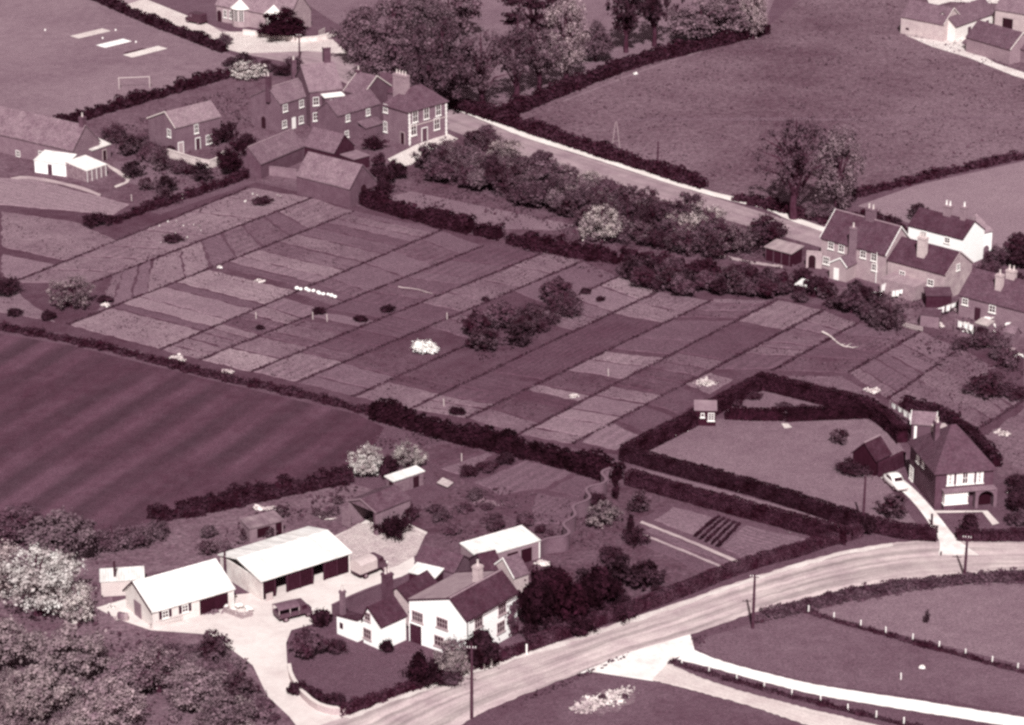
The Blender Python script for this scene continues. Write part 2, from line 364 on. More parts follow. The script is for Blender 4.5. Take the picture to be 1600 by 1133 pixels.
for ea, eb, nm in [([(536, 1121), (627, 1085), (770, 1036), (900, 997), (1075, 937), (1206, 893), (1316, 862), (1394, 849)],
                    [(548, 1124), (633, 1090), (775, 1041), (905, 1002), (1080, 942), (1210, 898), (1318, 867), (1396, 854)], 'far edge')]:
    ribbon('road_verge', ea, eb, .05, roadmat(196, 24, .1), 'pale worn strip along the farmhouse side of the main road', 'verge', n=60, ragged=.25)
patch('junction', [a8(5, 533), a8(200, 452), a8(408, 392), a8(416, 420), a8(424, 452), a8(330, 487), a8(350, 500), a8(275, 560), a8(60, 527)], .052, plain(222, .9, .1, 24, .4), 'white concrete road junction splay', 'junction')
ribbon('footpath', [a8(404, 440), a8(500, 483), a8(680, 532), a8(860, 575), a8(1200, 625), a8(1600, 690), a8(1900, 730), a8(2500, 800)],
       [a8(360, 484), a8(470, 508), a8(640, 555), a8(850, 610), a8(1100, 650), a8(1500, 714), a8(1850, 770), a8(2450, 850)], .06, plain(236, .9, .1, 14, .5), 'bright white concrete footpath beside the paddock', 'path', n=120, ragged=.07)
ribbon('side_road', [a8(330, 494), a8(420, 540), a8(600, 600), a8(800, 650), a8(1070, 715), a8(1400, 800), a8(2100, 960)],
       [a8(270, 556), a8(450, 602), a8(640, 652), a8(820, 718), a8(1150, 815), a8(1900, 1010)], .056, roadmat(190, 16, .1), 'beige side road leaving the junction', 'road', n=120, ragged=.12)
ribbon('house_drive', [(1372, 745), (1408, 765), (1440, 800), (1462, 835), (1470, 850), (1466, 868)], [(1392, 736), (1425, 760), (1462, 800), (1490, 838), (1510, 855), (1530, 868)], .06,
       plain(216, .9, .1, 26, .5), 'pale concrete drive to the brick house garage', 'drive', n=24)
patch('front_terrace', [z6(1055, 915), z6(1340, 908), z6(1400, 985), z6(1440, 975), z6(1370, 900), z6(1050, 900)], .05, plain(196, .9, .1, 18, .5), 'pale paved strip in front of the brick house', 'path')
ribbon('upper_lane', [(150, -38), (226, -2), (330, 42), (400, 60), (470, 74), (540, 82), (600, 120), (690, 165), (760, 192), (819, 216), (930, 250), (1014, 278), (1127, 312), (1233, 345), (1300, 366), (1400, 400)],
       [(120, -25), (196, 10), (310, 66), (380, 85), (450, 97), (520, 120), (600, 160), (680, 195), (760, 225), (819, 246), (930, 282), (1014, 308), (1127, 342), (1233, 372), (1300, 392), (1400, 425)], .03,
       roadmat(132, 16, .12), 'grey lane running past the brick village houses and orchard', 'road', n=80)
ribbon('lane_footway', [(690, 158), (760, 184), (819, 208), (930, 242), (1014, 270), (1065, 287), (1127, 304), (1200, 319), (1233, 337), (1300, 359)],
       [(690, 164), (760, 191), (819, 216), (930, 249), (1014, 277), (1065, 293), (1127, 311), (1200, 327), (1233, 345), (1300, 367)], .05, roadmat(214, 12, .08), 'pale narrow footway along the upper lane', 'path', n=60, ragged=.15)
patch('lane_apron', [(226, -2), (330, 40), (345, 50), (400, 50), (520, 62), (545, 85), (480, 80), (380, 84), (300, 62), (190, 10)], .045, ground(190, 18, .12, .5), 'pale gravel apron before the gabled schoolhouse', 'yard')
patch('house_forecourt', [z2(800, 880), z2(960, 800), z2(1130, 740), z2(1190, 770), z2(1000, 860), z2(960, 905), z2(840, 930)], .04, ground(196, 16, .12, .5), 'pale forecourt below the big brick house', 'yard')
patch('farm_track', [z4(900, 195), z4(1100, 230), z4(1180, 200), z4(1290, 110), z4(1400, 110), z4(1600, 150), z4(1600, 200), z4(1500, 190), z4(1300, 130), z4(1240, 210), z4(1210, 240), z4(1400, 350), z4(1700, 450), z4(1700, 480), z4(1500, 420), z4(1250, 320), z4(1050, 260)], .05,
      ground(196, 30, .15, .5), 'pale farm track by the stone barns', 'track')
patch('far_yard', [z4(1040, 40), z4(1150, 10), z4(1400, 20), z4(1700, 20), z4(1700, -60), z4(1000, -60)], .045, ground(205, 25, .15, .5), 'pale yard behind the stone barns', 'yard')
for q, (x0, y0, x1, y1, v) in enumerate([(410, 207, 590, 165, 190), (555, 258, 705, 222, 246), (705, 312, 900, 262, 205)]):
    a, b = P(*z1(x0, y0)), P(*z1(x1, y1)); d = (b - a).normalized(); n = Vector((-d.y, d.x, 0)) * 1.4
    o = MB().poly([(p.x, p.y, .03) for p in (a - n, b - n, b + n, a + n)]).build('cricket_pitch', ground(v, 14, .3, 1.0))
    tag(o, ['dull worn cricket strip, farthest from the hedge corner', 'bright white cricket strip between two duller ones', 'pale cricket strip with a dark edge'][q], 'cricket pitch', kind='structure')
    if q == 2:
        o2 = MB().poly([(p.x, p.y, .036) for p in (a + n * 1.05 + d * 1, b + n * 1.05 - d * 3, b + n * 1.7 - d * 3, a + n * 1.7 + d * 1)]).build('turf_strip', ground(40, 8), o)
patch('hedge_gap', [(1221, 662), (1231, 662), (1238, 668), (1226, 670)], .03, ground(190, 20, .5, 1.5), 'pale worn gap between the two short clipped hedges', 'path')
# worn path lines in the pasture
ribbon('field_path', [z3(420, 560), z3(800, 410), z3(1000, 340), z3(1300, 245), z3(1420, 180)], [z3(425, 566), z3(805, 417), z3(1005, 347), z3(1305, 251), z3(1425, 186)], .03, roadmat(104, 20, .1), 'thin worn path along the pasture hedge', 'path', n=40, ragged=.12)
ribbon('field_track', [z3(760, 655), z3(1558, 652), z4(600, 655), z4(1558, 640)], [z3(760, 668), z3(1558, 668), z4(600, 668), z4(1558, 655)], .03, ground(88, 14), 'faint straight track across the pasture', 'path', n=40, ragged=.5)

# ------------------------------------------------------------------ allotments: grass sheet with a raised bed per plot
allot = patch('allotment_garden', [(-60, 300), (60, 290), (250, 335), (400, 285), (560, 322), (690, 352), (800, 385), (980, 415), (1040, 455), (1150, 455), (1300, 480), (1450, 510), (1600, 560), (1600, 690), (1520, 680), (1420, 640), (1190, 586), (970, 712), (820, 688), (640, 652), (430, 602), (110, 522), (-60, 500)],
              .015, ground(58, 16, .1, .6), 'allotment gardens divided by narrow grass paths', 'allotments')
def bed(pts, v, inset=.28, rough=0, rows=None):
    w = [Vector((p.x, p.y, 0)) for p in px_poly(pts)]
    ar = sum(a.x * b.y - b.x * a.y for a, b in zip(w, w[1:] + w[:1]))
    if ar < 0: w.reverse()
    k = len(w); q = []
    for i in range(k):
        d0 = (w[i] - w[i - 1]).normalized(); d1 = (w[(i + 1) % k] - w[i]).normalized()
        n0, n1 = Vector((-d0.y, d0.x, 0)), Vector((-d1.y, d1.x, 0)); b = (n0 + n1); b = b / max(.4, b.length_squared / 2) if b.length > .1 else n0
        q.append(w[i] + b * inset)
    st = (rows if rows else random.choice([None, None, None, (-STRIP, .8, .1), (-STRIP, 1.3, .1), (-STRIP + math.pi / 2, .9, .12), (-STRIP + math.pi / 2, 1.6, .12), (-STRIP + math.pi / 2, .6, .12)]))
    v = int(round((v - (6 if px_mean(pts) > 560 else 0)) / 3) * 3)
    # ragged outline: every side cut into short lengths and nudged, so the bed edge is hand-dug
    ring = []
    for i in range(k):
        a, b = q[i], q[(i + 1) % k]; m = max(1, int((b - a).length / 1.1)); n = (b - a).normalized(); n = Vector((-n.y, n.x, 0))
        for j in range(m): ring.append(a.lerp(b, j / m) + n * random.uniform(-.24, .24))
    mb = MB(); hz = random.uniform(.05, .11); K = len(ring); cen = sum(ring, Vector()) / K
    inn = [p + (cen - p).normalized() * .16 for p in ring]
    mb.add([(p.x, p.y, .0) for p in ring] + [(p.x, p.y, hz) for p in inn], [tuple(range(K, 2 * K))] + [(i, (i + 1) % K, (i + 1) % K + K, i + K) for i in range(K)])
    o = mb.build('plot', ground(v, 8 + 10 * rough, .12, .7 if rough else .35, 2.6, st), allot)
    BEDS.append((q, v, rough)); return o
BEDS = []
def px_mean(pts): return sum(p[0] for p in pts) / len(pts)
LN = {-1: ((20, 442), (390, 293)), -.5: ((140, 444), (489, 309)), 0: ((105, 508), (555, 330)), 1: ((250, 547), (690, 360)), 2: ((311, 563), (755, 385)), 3: ((391, 582), (850, 395)),
      4: ((463, 598), (912, 408)), 5: ((552, 620), (968, 432)), 6: ((640, 640), (1030, 455)), 7: ((728, 654), (1112, 470)), 8: ((809, 680), (1215, 468)), 9: ((894, 694), (1290, 484)),
      9.5: ((1104, 582), (1288, 485)), 10: ((1206, 580), (1340, 505)), 11: ((1325, 583), (1440, 518)), 12: ((1387, 624), (1500, 545)), 13: ((1520, 676), (1600, 626))}
def at(l, t): (x0, y0), (x1, y1) = LN[l]; return (x0 + (x1 - x0) * t, y0 + (y1 - y0) * t)
STR = [(-1, -.5, [(0, .28, 96, 1), (.28, .55, 100, 1), (.55, .75, 104, 1), (.75, 1, 98, 1)]),
       (-.5, 0, [(.1, .28, 92, 0), (.28, .5, 100, 1), (.5, .68, 88, 0), (.68, .84, 76, 0), (.84, 1, 96, 1)]),
       (0, 1, [(0, .155, 108, 0), (.155, .19, 74, 0), (.19, .335, 108, 0), (.335, .375, 74, 0), (.375, .49, 112, 0), (.515, .555, 72, 0), (.555, .66, 108, 0), (.66, .73, 82, 0), (.73, .8, 92, 0), (.8, .9, 76, 0), (.9, 1, 92, 0)]),
       (1, 2, [(0, .1, 100, 1), (.1, .22, 92, 1), (.22, .31, 72, 0), (.31, .44, 100, 0), (.475, .6, 76, 0), (.6, .83, 94, 0), (.83, 1, 80, 0)]),
       (2, 3, [(0, .11, 116, 1), (.11, .21, 92, 1), (.21, .36, 78, 1), (.38, .43, 92, 0), (.45, .6, 78, 0), (.6, .78, 82, 0), (.78, 1, 76, 0)]),
       (3, 4, [(0, .17, 104, 1), (.17, .36, 72, 0), (.36, .58, 78, 0), (.58, .78, 88, 1), (.78, 1, 94, 1)]),
       (4, 5, [(0, .16, 88, 0), (.16, .3, 68, 1), (.46, .62, 86, 1), (.75, 1, 88, 0)]),
       (5, 6, [(0, .13, 100, 0), (.13, .26, 70, 1), (.66, .82, 94, 1), (.82, 1, 110, 0)]),
       (6, 7, [(0, .12, 102, 1), (.12, .3, 72, 0), (.32, .8, 66, 0), (.81, 1, 100, 1)]),
       (7, 8, [(0, .09, 90, 1), (.09, .24, 64, 0), (.24, .29, 104, 1), (.29, .41, 70, 1), (.41, .57, 108, 0), (.59, .84, 86, 0), (.86, 1, 76, 1)]),
       (8, 9, [(0, .2, 110, 0), (.2, .36, 98, 0), (.37, .5, 64, 0), (.5, .61, 84, 1), (.61, .83, 70, 0), (.84, 1, 104, 0)]),
       (9.5, 10, [(.04, .3, 78, 0), (.3, .5, 94, 1), (.5, .72, 86, 0), (.72, 1, 98, 0)]),
       (10, 11, [(0, .5, 74, 0), (.5, 1, 80, 0)]), (11, 12, [(0, .5, 88, 0), (.5, 1, 94, 0)]), (12, 13, [(0, .4, 92, 1), (.4, 1, 96, 1)])]
for A, B, cuts in STR:
    for t0, t1, v, r in cuts:
        k = 1 if t1 - t0 < .09 else random.choice([1, 2, 2, 3]); cs = [t0] + sorted(t0 + (t1 - t0) * (i + random.uniform(-.25, .25)) / k for i in range(1, k)) + [t1]
        for u0, u1 in zip(cs, cs[1:]): bed([at(A, u0), at(A, u1), at(B, u1), at(B, u0)], 83 + (v - 83) * 1.02 + (random.uniform(-8, 8) if k > 1 else 0), .17 if k > 1 else .26, rough=r or (random.random() < .3))
for pts, v, r in [([(905, 692), (965, 706), (1010, 682), (950, 657)], 108, 0), ([(955, 655), (1014, 679), (1058, 652), (1000, 632)], 76, 0), ([(1004, 630), (1062, 649), (1106, 622), (1062, 602)], 72, 0),
                  ([(1066, 600), (1110, 618), (1148, 594), (1112, 582)], 104, 1), ([(0, 396), (90, 414), (24, 438), (0, 432)], 102, 0), ([(0, 330), (120, 346), (190, 378), (100, 408), (0, 386)], 98, 1),
                  ([(-40, 276), (60, 281), (205, 320), (180, 337), (-40, 318)], 116, 0), ([(-60, 440), (16, 444), (90, 505), (-60, 478)], 96, 1), ([(1450, 560), (1510, 548), (1560, 575), (1500, 600)], 88, 1),
                  ([(1112, 466), (1208, 470), (1190, 476), (1100, 474)], 98, 0), ([(1222, 586), (1318, 587), (1378, 626), (1336, 632), (1250, 610), (1206, 598)], 88, 1), ([(1535, 680), (1600, 636), (1680, 640), (1680, 730), (1585, 735)], 94, 1), ([(1400, 628), (1500, 560), (1525, 664), (1480, 642)], 92, 1)]:
    bed(pts, v, rough=r)
allot2 = allot
# farm kitchen garden beds
kg = patch('kitchen_garden', [a5(330, 800), a5(480, 720), a5(1230, 900), a5(1100, 960), a5(760, 1060), a5(200, 900)], .016, ground(72, 12, .1, .6), 'vegetable garden beside the main road hedge', 'garden')
allot = kg
bed([a5(370, 810), a5(480, 738), a5(700, 792), a5(592, 892)], 104); bed([a5(592, 895), a5(705, 792), a5(835, 828), a5(700, 945)], 86)
bed([a5(705, 945), a5(842, 830), a5(1170, 902), a5(1080, 960), a5(860, 1020)], 100, rows=(-STRIP, .8, .2)); bed([a5(250, 900), a5(320, 870), a5(720, 1045), a5(620, 1075)], 82)
bed([a5(330, 866), a5(372, 838), a5(780, 1015), a5(745, 1035)], 92)
ribbon('garden_path', [a5(330, 815), a5(560, 905), a5(835, 1022)], [a5(318, 825), a5(550, 915), a5(820, 1032)], .07, roadmat(158, 14, .1), 'pale straight path through the vegetable garden', 'path', n=20, ragged=.08)
ribbon('garden_path', [a5(310, 868), a5(520, 950), a5(735, 1042)], [a5(300, 876), a5(510, 958), a5(722, 1048)], .07, roadmat(146, 14, .1), 'second thinner pale path beside the vegetable beds', 'path', n=20, ragged=.08)
allot = patch('farm_plots', [a4(500, 500), a4(740, 425), a4(1040, 500), a4(1300, 560), a4(1420, 600), a4(1310, 700), a4(1220, 830), a4(1000, 830), a4(700, 600), a4(560, 560)], .016, ground(64, 12, .1, .6), 'farm garden plots behind the tall hedge', 'garden')
bed([a4(520, 500), a4(740, 432), a4(830, 465), a4(600, 548)], 64, rough=1); bed([a4(590, 552), a4(830, 468), a4(885, 480), a4(700, 590)], 96)
bed([a4(760, 620), a4(1030, 505), a4(1275, 570), a4(1130, 655), a4(1060, 660), a4(900, 690)], 90); bed([a4(1130, 660), a4(1280, 575), a4(1400, 605), a4(1300, 700)], 82)
bed([a4(1075, 665), a4(1300, 712), a4(1305, 760), a4(1210, 830), a4(1020, 830)], 84)
ribbon('lane_between_hedges', [a5(270, 540), a5(640, 630), a5(1000, 735), a5(1400, 845)], [a5(290, 560), a5(640, 655), a5(1000, 762), a5(1380, 870)], .03, ground(98, 14), 'narrow grass lane between two clipped hedges', 'path', n=30, ragged=.15)
# ------------------------------------------------------------------ vegetation builders
def crown_mesh(kind, R, H, seed):
    """leaf quads of a crown of radius R and total height H (metres), plus limb tubes"""
    rng = np.random.default_rng(seed); rnd = random.Random(seed)
    if kind == 'round': z0, ncl, cr, per, ls = .1 * H, 90, .25, 95, .36
    elif kind == 'big': z0, ncl, cr, per, ls = .1 * H, 150, .2, 115, .5
    elif kind == 'airy': z0, ncl, cr, per, ls = .2 * H, 130, .17, 30, .34
    elif kind == 'bush': z0, ncl, cr, per, ls = .0, 55, .3, 60, .26
    elif kind == 'blossom': z0, ncl, cr, per, ls = .06 * H, 120, .19, 58, .2
    elif kind == 'twiggy': z0, ncl, cr, per, ls = .06 * H, 100, .2, 30, .25
    elif kind == 'cypress': z0, ncl, cr, per, ls = .0, 34, .45, 80, .24
    elif kind == 'cedar': z0, ncl, cr, per, ls = .35 * H, 60, .22, 120, .45
    elif kind == 'hang': z0, ncl, cr, per, ls = .05 * H, 130, .17, 55, .34
    zc, hz = (z0 + H) / 2, (H - z0) / 2
    cl = []
    lobes = [(np.array([math.cos(a), math.sin(a), 0]) * R * rnd.uniform(.25, .55), rnd.uniform(.45, .7), rnd.uniform(.55, 1.0)) for a in [6.283 * i / 5 + rnd.uniform(-.5, .5) for i in range(5)]] + [(np.zeros(3), .62, 1.0)]
    while len(cl) < ncl:
        d = rng.normal(size=3); d /= np.linalg.norm(d); q = rng.uniform(.35, 1) ** .5
        p = d * q * np.array([R * .86, R * .86, hz * .88])
        if kind in ('round', 'bush', 'twiggy', 'blossom', 'big', 'airy'):
            lo, lr, lh = rnd.choice(lobes); p = lo + d * q * np.array([R * lr, R * lr, hz * .88 * lh]); p[2] -= hz * (1 - lh) * .75
        if kind == 'cypress': p[0] *= 1 - .6 * (p[2] / hz * .5 + .5); p[1] *= 1 - .6 * (p[2] / hz * .5 + .5)
        if kind == 'cedar': p[2] = round(p[2] / (hz * .45)) * hz * .45; 
        if kind in ('round', 'big', 'airy') and p[2] < -hz * .5: p[:2] *= .75
        if kind == 'bush': p[2] = abs(p[2]) - hz * .55
        p[:2] *= rnd.uniform(.8, 1.1); cl.append(p + np.array([0, 0, zc]))
    cl = np.array(cl)
    Cs, Ns = [], []
    for c in cl:
        n = max(8, int(1.75 * per * rng.uniform(.6, 1.35))); r = R * cr * rng.uniform(.6, 1.3)
        d = rng.normal(size=(n, 3)); d /= np.linalg.norm(d, axis=1, keepdims=True)
        rad = np.abs(rng.normal(size=n))[:, None] * .55 + .12
        sc = np.array([1, 1, .35 if kind == 'cedar' else (1.6 if kind == 'hang' else .8)])
        Cs.append(c + d * rad * r * sc); Ns.append(d + rng.normal(size=(n, 3)) * .5 + np.array([0, 0, .35]))
    C, N = np.concatenate(Cs), np.concatenate(Ns)
    C[:, 2] = np.maximum(C[:, 2], .05)
    V = leaf_quads(C, N, ls * .74 * (1 if R > 2 else .8), rng)
    me = quads(kind + '_crown', V, foliage(70))
    # trunk and limbs
    mb = MB(); tr = max(.06, R * (.075 if kind not in ('big', 'airy') else .085)); top = H * .62
    bend = [Vector((rnd.uniform(-.06, .06) * R, rnd.uniform(-.06, .06) * R, 0)) for _ in range(4)]
    tp = [Vector((0, 0, -.1)), Vector((0, 0, H * .12)) + bend[0], Vector((0, 0, H * .35)) + bend[1], Vector((0, 0, top)) + bend[2], Vector((0, 0, H * .86)) + bend[3]]
    mb.tube(tp, [tr * 1.35, tr, tr * .8, tr * .45, tr * .12], 8)
    for i in rnd.sample(range(ncl), min(ncl, 34 if kind in ('airy', 'twiggy', 'hang') else 16)):
        e = Vector(cl[i]); s = Vector((0, 0, max(H * .1, min(top, e.z * rnd.uniform(.35, .6))))) + bend[1] * .5
        m = s.lerp(e, .5) + Vector((0, 0, .08 * H if kind != 'hang' else .16 * H))
        mb.tube([s, m, e], [tr * .45, tr * .26, tr * .06], 5, False)
    tm = bpy.data.meshes.new(kind + '_trunk'); tm.from_pydata(mb.v, [], mb.f); tm.update(); tm.materials.append(TRUNK)
    return me, tm
VAR = {}
def variant(kind, R, H):
    """nearest of a few sizes, so copies share mesh data"""
    sizes = {'round': (2.2, 3.6), 'big': (6.5, 8.5), 'airy': (4.2, 6.0), 'bush': (.9, 1.7, 2.8), 'blossom': (2.0, 3.4), 'twiggy': (2.2, 3.4), 'cypress': (.9,), 'cedar': (6.0,), 'hang': (3.8, 5.0)}[kind]
    asp = {'round': 1.9, 'big': 1.95, 'airy': 2.3, 'bush': 1.25, 'blossom': 1.6, 'twiggy': 1.7, 'cypress': 3.2, 'cedar': 2.2, 'hang': 2.6}[kind]
    s = min(sizes, key=lambda q: abs(math.log(q / R))); k = random.randrange(3 if kind in ('bush', 'round', 'blossom', 'twiggy') else 2)
    if (kind, s, k) not in VAR: VAR[kind, s, k] = crown_mesh(kind, s, s * asp, hash((kind == 'big', int(s * 10), k, len(kind), ord(kind[0]), ord(kind[1]))) % 99991)
    return VAR[kind, s, k] + (s, s * asp)
NAMES = {'round': 'leafy_tree', 'big': 'broadleaf_tree', 'airy': 'tall_tree', 'bush': 'shrub', 'blossom': 'blossom_tree', 'twiggy': 'fruit_tree', 'cypress': 'cypress', 'cedar': 'cedar_tree', 'hang': 'drooping_tree'}
NTREE = [0]
def plant(kind, bx, by, wpx, hpx, v, label, cat='tree', group=None, name=None):
    """base pixel, width and height in photo pixels there, tone"""
    p = P(bx, by); sh, sv = ppm(bx, by); R = wpx / sh / 2; H = (hpx - .25 * wpx * math.sin(math.atan2(CAM_H, p.y))) / sv
    H = max(H, R * .7)
    me, tm, r0, h0 = variant(kind, R, H)
    root = empty(name or NAMES[kind], (p.x, p.y, 0), random.uniform(0, 6.28)); root.scale = (R / r0, R / r0, H / h0)
    c = link('crown', me, root); c.material_slots[0].link = 'OBJECT'; c.material_slots[0].material = foliage(int(round((v + (12 if v > 50 else 0)) / 6) * 6), 52 if kind == 'blossom' and v < 240 else (44 if kind == 'twiggy' else 28))
    link('trunk' if kind != 'bush' else 'stem', tm, root)
    NTREE[0] += 1
    return tag(root, label, cat, group)
def inside(pt, poly):
    x, y = pt; r = False
    for (x0, y0), (x1, y1) in zip(poly, poly[1:] + poly[:1]):
        if (y0 > y) != (y1 > y) and x < (x1 - x0) * (y - y0) / (y1 - y0) + x0: r = not r
    return r
def thicket(poly, n, kinds, w, vr, label, cat, group, mind=.5):
    xs, ys = [p[0] for p in poly], [p[1] for p in poly]; done = []; tries = 0
    while len(done) < n and tries < 6000:
        tries += 1
        pt = (random.uniform(min(xs), max(xs)), random.uniform(min(ys), max(ys)))
        if not inside(pt, poly): continue
        ww = random.uniform(*w)
        if any(math.hypot(pt[0] - q[0], (pt[1] - q[1]) * 2.3) < mind * (ww + q[2]) / 2 for q in done): continue
        done.append((pt[0], pt[1], ww)); k = random.choice(kinds)
        asp = {'bush': .75, 'twiggy': .9, 'round': 1.0, 'blossom': .85, 'airy': 1.2}[k]
        lab = label[k] if isinstance(label, dict) else label; tq = (ww - w[0]) / max(1e-6, w[1] - w[0]); sz = 'small' if tq < .33 else ('middle sized' if tq < .67 else 'large')
        lab = sz + ' ' + lab.replace('small ', '')
        plant(k, pt[0], pt[1], ww, ww * asp * random.uniform(.85, 1.15), random.uniform(*vr), lab, cat if k != 'bush' else 'shrub', ((group + ' ' + k) if isinstance(label, dict) else group) + ', ' + sz)
def hedge(pts, w, h, v, label, name='hedge', dens=1.0, jag=.12, leaf=.24, gaps=None, clip=False):
    if clip: jag, leaf = .035, .15
    rng = np.random.default_rng(int(abs(pts[0][0] * 7 + pts[0][1] * 13 + h * 100)))
    line = smooth_pts(px_poly(pts), 1); L = sum((b - a).length for a, b in zip(line, line[1:])); n = max(3, int(L / .8))
    line = resample(line, n); o = line[0].copy(); mb = MB(); ring = []
    C, N = [], []
    for i, p in enumerate(line):
        d = (line[min(i + 1, n - 1)] - line[max(i - 1, 0)]).normalized(); s = Vector((-d.y, d.x, 0)); p = p - o
        wob = 0 if clip else .16 * math.sin(i * .31 + h * 9) + .1 * math.sin(i * .83 + w * 5)
        wv, hv = w * (1 + rng.normal() * jag + wob * .6), h * (1 + rng.normal() * jag + wob)
        prof = [(-.46, 0), (-.5, .45), (-.42, .85), (-.2, .97), (.2, .97), (.42, .85), (.5, .45), (.46, 0)]
        ring.append([p + s * (a * wv * .88 + rng.normal() * .03) + Vector((0, 0, b * hv * .92)) for a, b in prof])
        m = int(dens * .8 * 62 * (w + 2 * h) * (0.24 / leaf) ** 2)
        t = rng.uniform(0, 1, m) * (w + 2 * h); al = rng.uniform(-.42, .42, m)
        side = t < h; top = (t >= h) & (t < h + w)
        off = np.where(side, -wv / 2, np.where(top, t - h - w / 2, wv / 2)) + rng.normal(size=m) * (.025 if clip else .07)
        z = np.where(side, t, np.where(top, hv, t - h - w)) ; z = np.clip(np.where(top, z + rng.normal(size=m) * (.03 if clip else .08), z * hv / h), .03, None)
        round_ = np.clip((z / hv - .8) / .2, 0, 1) * .12 * w; off = np.where(top, off, off - np.sign(off) * round_)
        D, S = np.array(d), np.array(s)
        C.append(np.array(p) + D * al[:, None] + S * off[:, None] + np.array([0, 0, 1]) * z[:, None])
        nn = np.where(side, -1.0, np.where(top, 0, 1.0))
        N.append(S * nn[:, None] + np.array([0, 0, 1]) * np.where(top, 1.0, .25)[:, None] + rng.normal(size=(m, 3)) * .45)
    k = 8; vs_, fs = [], []
    for r in ring: vs_ += r
    for i in range(n - 1):
        for j in range(k - 1): fs.append((i * k + j, i * k + j + 1, (i + 1) * k + j + 1, (i + 1) * k + j))
    fs += [tuple(range(k)), tuple(reversed(range((n - 1) * k, n * k)))]
    V = leaf_quads(np.concatenate(C), np.concatenate(N), leaf, rng)
    me = quads(name, V, foliage(v, 20)); ob = link(name, me); ob.location = (o.x, o.y, 0)
    cm = bpy.data.meshes.new('shade_core'); cm.from_pydata([tuple(q) for q in vs_], [], fs); cm.update(); cm.materials.append(foliage(max(20, v - 18), 14))  # inner core, coloured darker to imitate shade between the leaves
    link('shade_core', cm, ob)
    return tag(ob, label, 'hedge')
def tussocks(name, polys, per_m2, size, v, label, cat='weeds', hmax=.25, spread=20, seed=3):
    """uncountable low growth as one object: leaf faces over the given ground polygons (world xy)"""
    rng = np.random.default_rng(seed); C = []
    for q in polys:
        xs, ys = [p.x for p in q], [p.y for p in q]; poly = [(p.x, p.y) for p in q]
        m = int((max(xs) - min(xs)) * (max(ys) - min(ys)) * per_m2)
        pts = np.stack([rng.uniform(min(xs), max(xs), m), rng.uniform(min(ys), max(ys), m)], 1)
        ph = rng.uniform(0, 9)
        clump = np.sin(pts[:, 0] * 1.1 + ph) * np.sin(pts[:, 1] * .8 + ph * 2) + np.sin(pts[:, 0] * .37 - ph) * np.sin(pts[:, 1] * .31) + rng.normal(size=m) * .5
        for (x, y), cval in zip(pts, clump):
            if cval > .15 and inside((x, y), poly): C.append((x, y, rng.uniform(.02, hmax) + .06))
    C = np.array(C)
    V = leaf_quads(C, rng.normal(size=C.shape) * .6 + np.array([0, 0, .9]), size, rng)
    V[:, :, 2] = np.maximum(V[:, :, 2], .09)
    ob = link(name, quads(name, V, foliage(v, spread)))
    return tag(ob, label, cat, kind='stuff')

# ------------------------------------------------------------------ hedges
hedge([(-60, 505), (0, 513), (110, 532), (250, 566), (345, 592), (430, 609), (560, 640), (640, 664)], 1.5, .55, 46, 'low ragged dark hedge between the striped field and the allotments', jag=.3)
hedge([(590, 652), (640, 668), (700, 686), (820, 712), (900, 734), (966, 752)], 2.2, 2.2, 24, 'tall thick dark hedge at the foot of the allotments', leaf=.3)
hedge([(978, 716), (1040, 686), (1085, 663), (1135, 634), (1188, 606)], 1.6, 1.9, 30, 'clipped dark hedge behind the small dark garden shed', clip=True)
hedge([(1188, 606), (1215, 612), (1260, 624), (1330, 640), (1364, 650), (1392, 672), (1410, 692)], 1.7, 2.1, 26, 'thick dark clipped hedge curving down towards the brick house', clip=True)
hedge([(1138, 654), (1180, 656), (1221, 656)], 1.1, 1.6, 20, 'short dark clipped hedge joined to the small garden shed', clip=True)
hedge([(1231, 657), (1280, 655), (1352, 652)], 1.2, 1.7, 20, 'short dark clipped hedge right of the garden gap', clip=True)
hedge([(976, 718), (1040, 736), (1100, 752), (1200, 778), (1290, 808), (1348, 826)], 1.5, 1.8, 32, 'long clipped hedge edging the house lawn', clip=True)
hedge([(986, 756), (1040, 772), (1120, 794), (1200, 815), (1322, 848)], 1.7, 1.8, 34, 'long clipped hedge edging the vegetable garden', clip=True)
hedge([(1340, 838), (1290, 852), (1244, 868), (1190, 882), (1137, 900), (1060, 932), (1000, 954), (930, 977), (830, 1014)], 1.2, 1.4, 50, 'roadside hedge beside the vegetable garden', clip=True)
hedge([(1348, 826), (1380, 832), (1410, 839), (1459, 843)], 1.6, 1.6, 36, 'clipped hedge ending at the concrete drive', clip=True)
hedge([(1499, 843), (1545, 844), (1578, 843)], 1.3, 1.2, 40, 'low clipped hedge fronting the brick house', clip=True)
hedge([(1584, 842), (1640, 842), (1720, 842)], 1.3, 1.2, 40, 'low clipped hedge past the house gate gap', clip=True)
hedge([(772, 190), (830, 166), (880, 146), (940, 122), (1000, 100), (1100, 76), (1196, 52)], 2.4, 2.0, 34, 'dark hedge between the tall trees and the pasture', leaf=.34)
hedge([(700, 165), (770, 186), (850, 214), (960, 250), (1030, 272), (1098, 294)], 2.0, 1.9, 36, 'dark hedge along the pasture side of the lane', leaf=.34)
hedge([(1150, 312), (1200, 324), (1290, 350), (1330, 345), (1420, 368)], 1.6, 1.3, 40, 'scrubby lane hedge by the two big trees', jag=.3, leaf=.32)
hedge([(570, 318), (610, 332), (660, 346), (735, 364)], 2.2, 2.2, 28, 'thick dark hedge below the orchard clearing', leaf=.32)
hedge([(750, 366), (780, 374)], 2.4, 2.0, 28, 'short dark hedge stub after a gap by the orchard clearing')
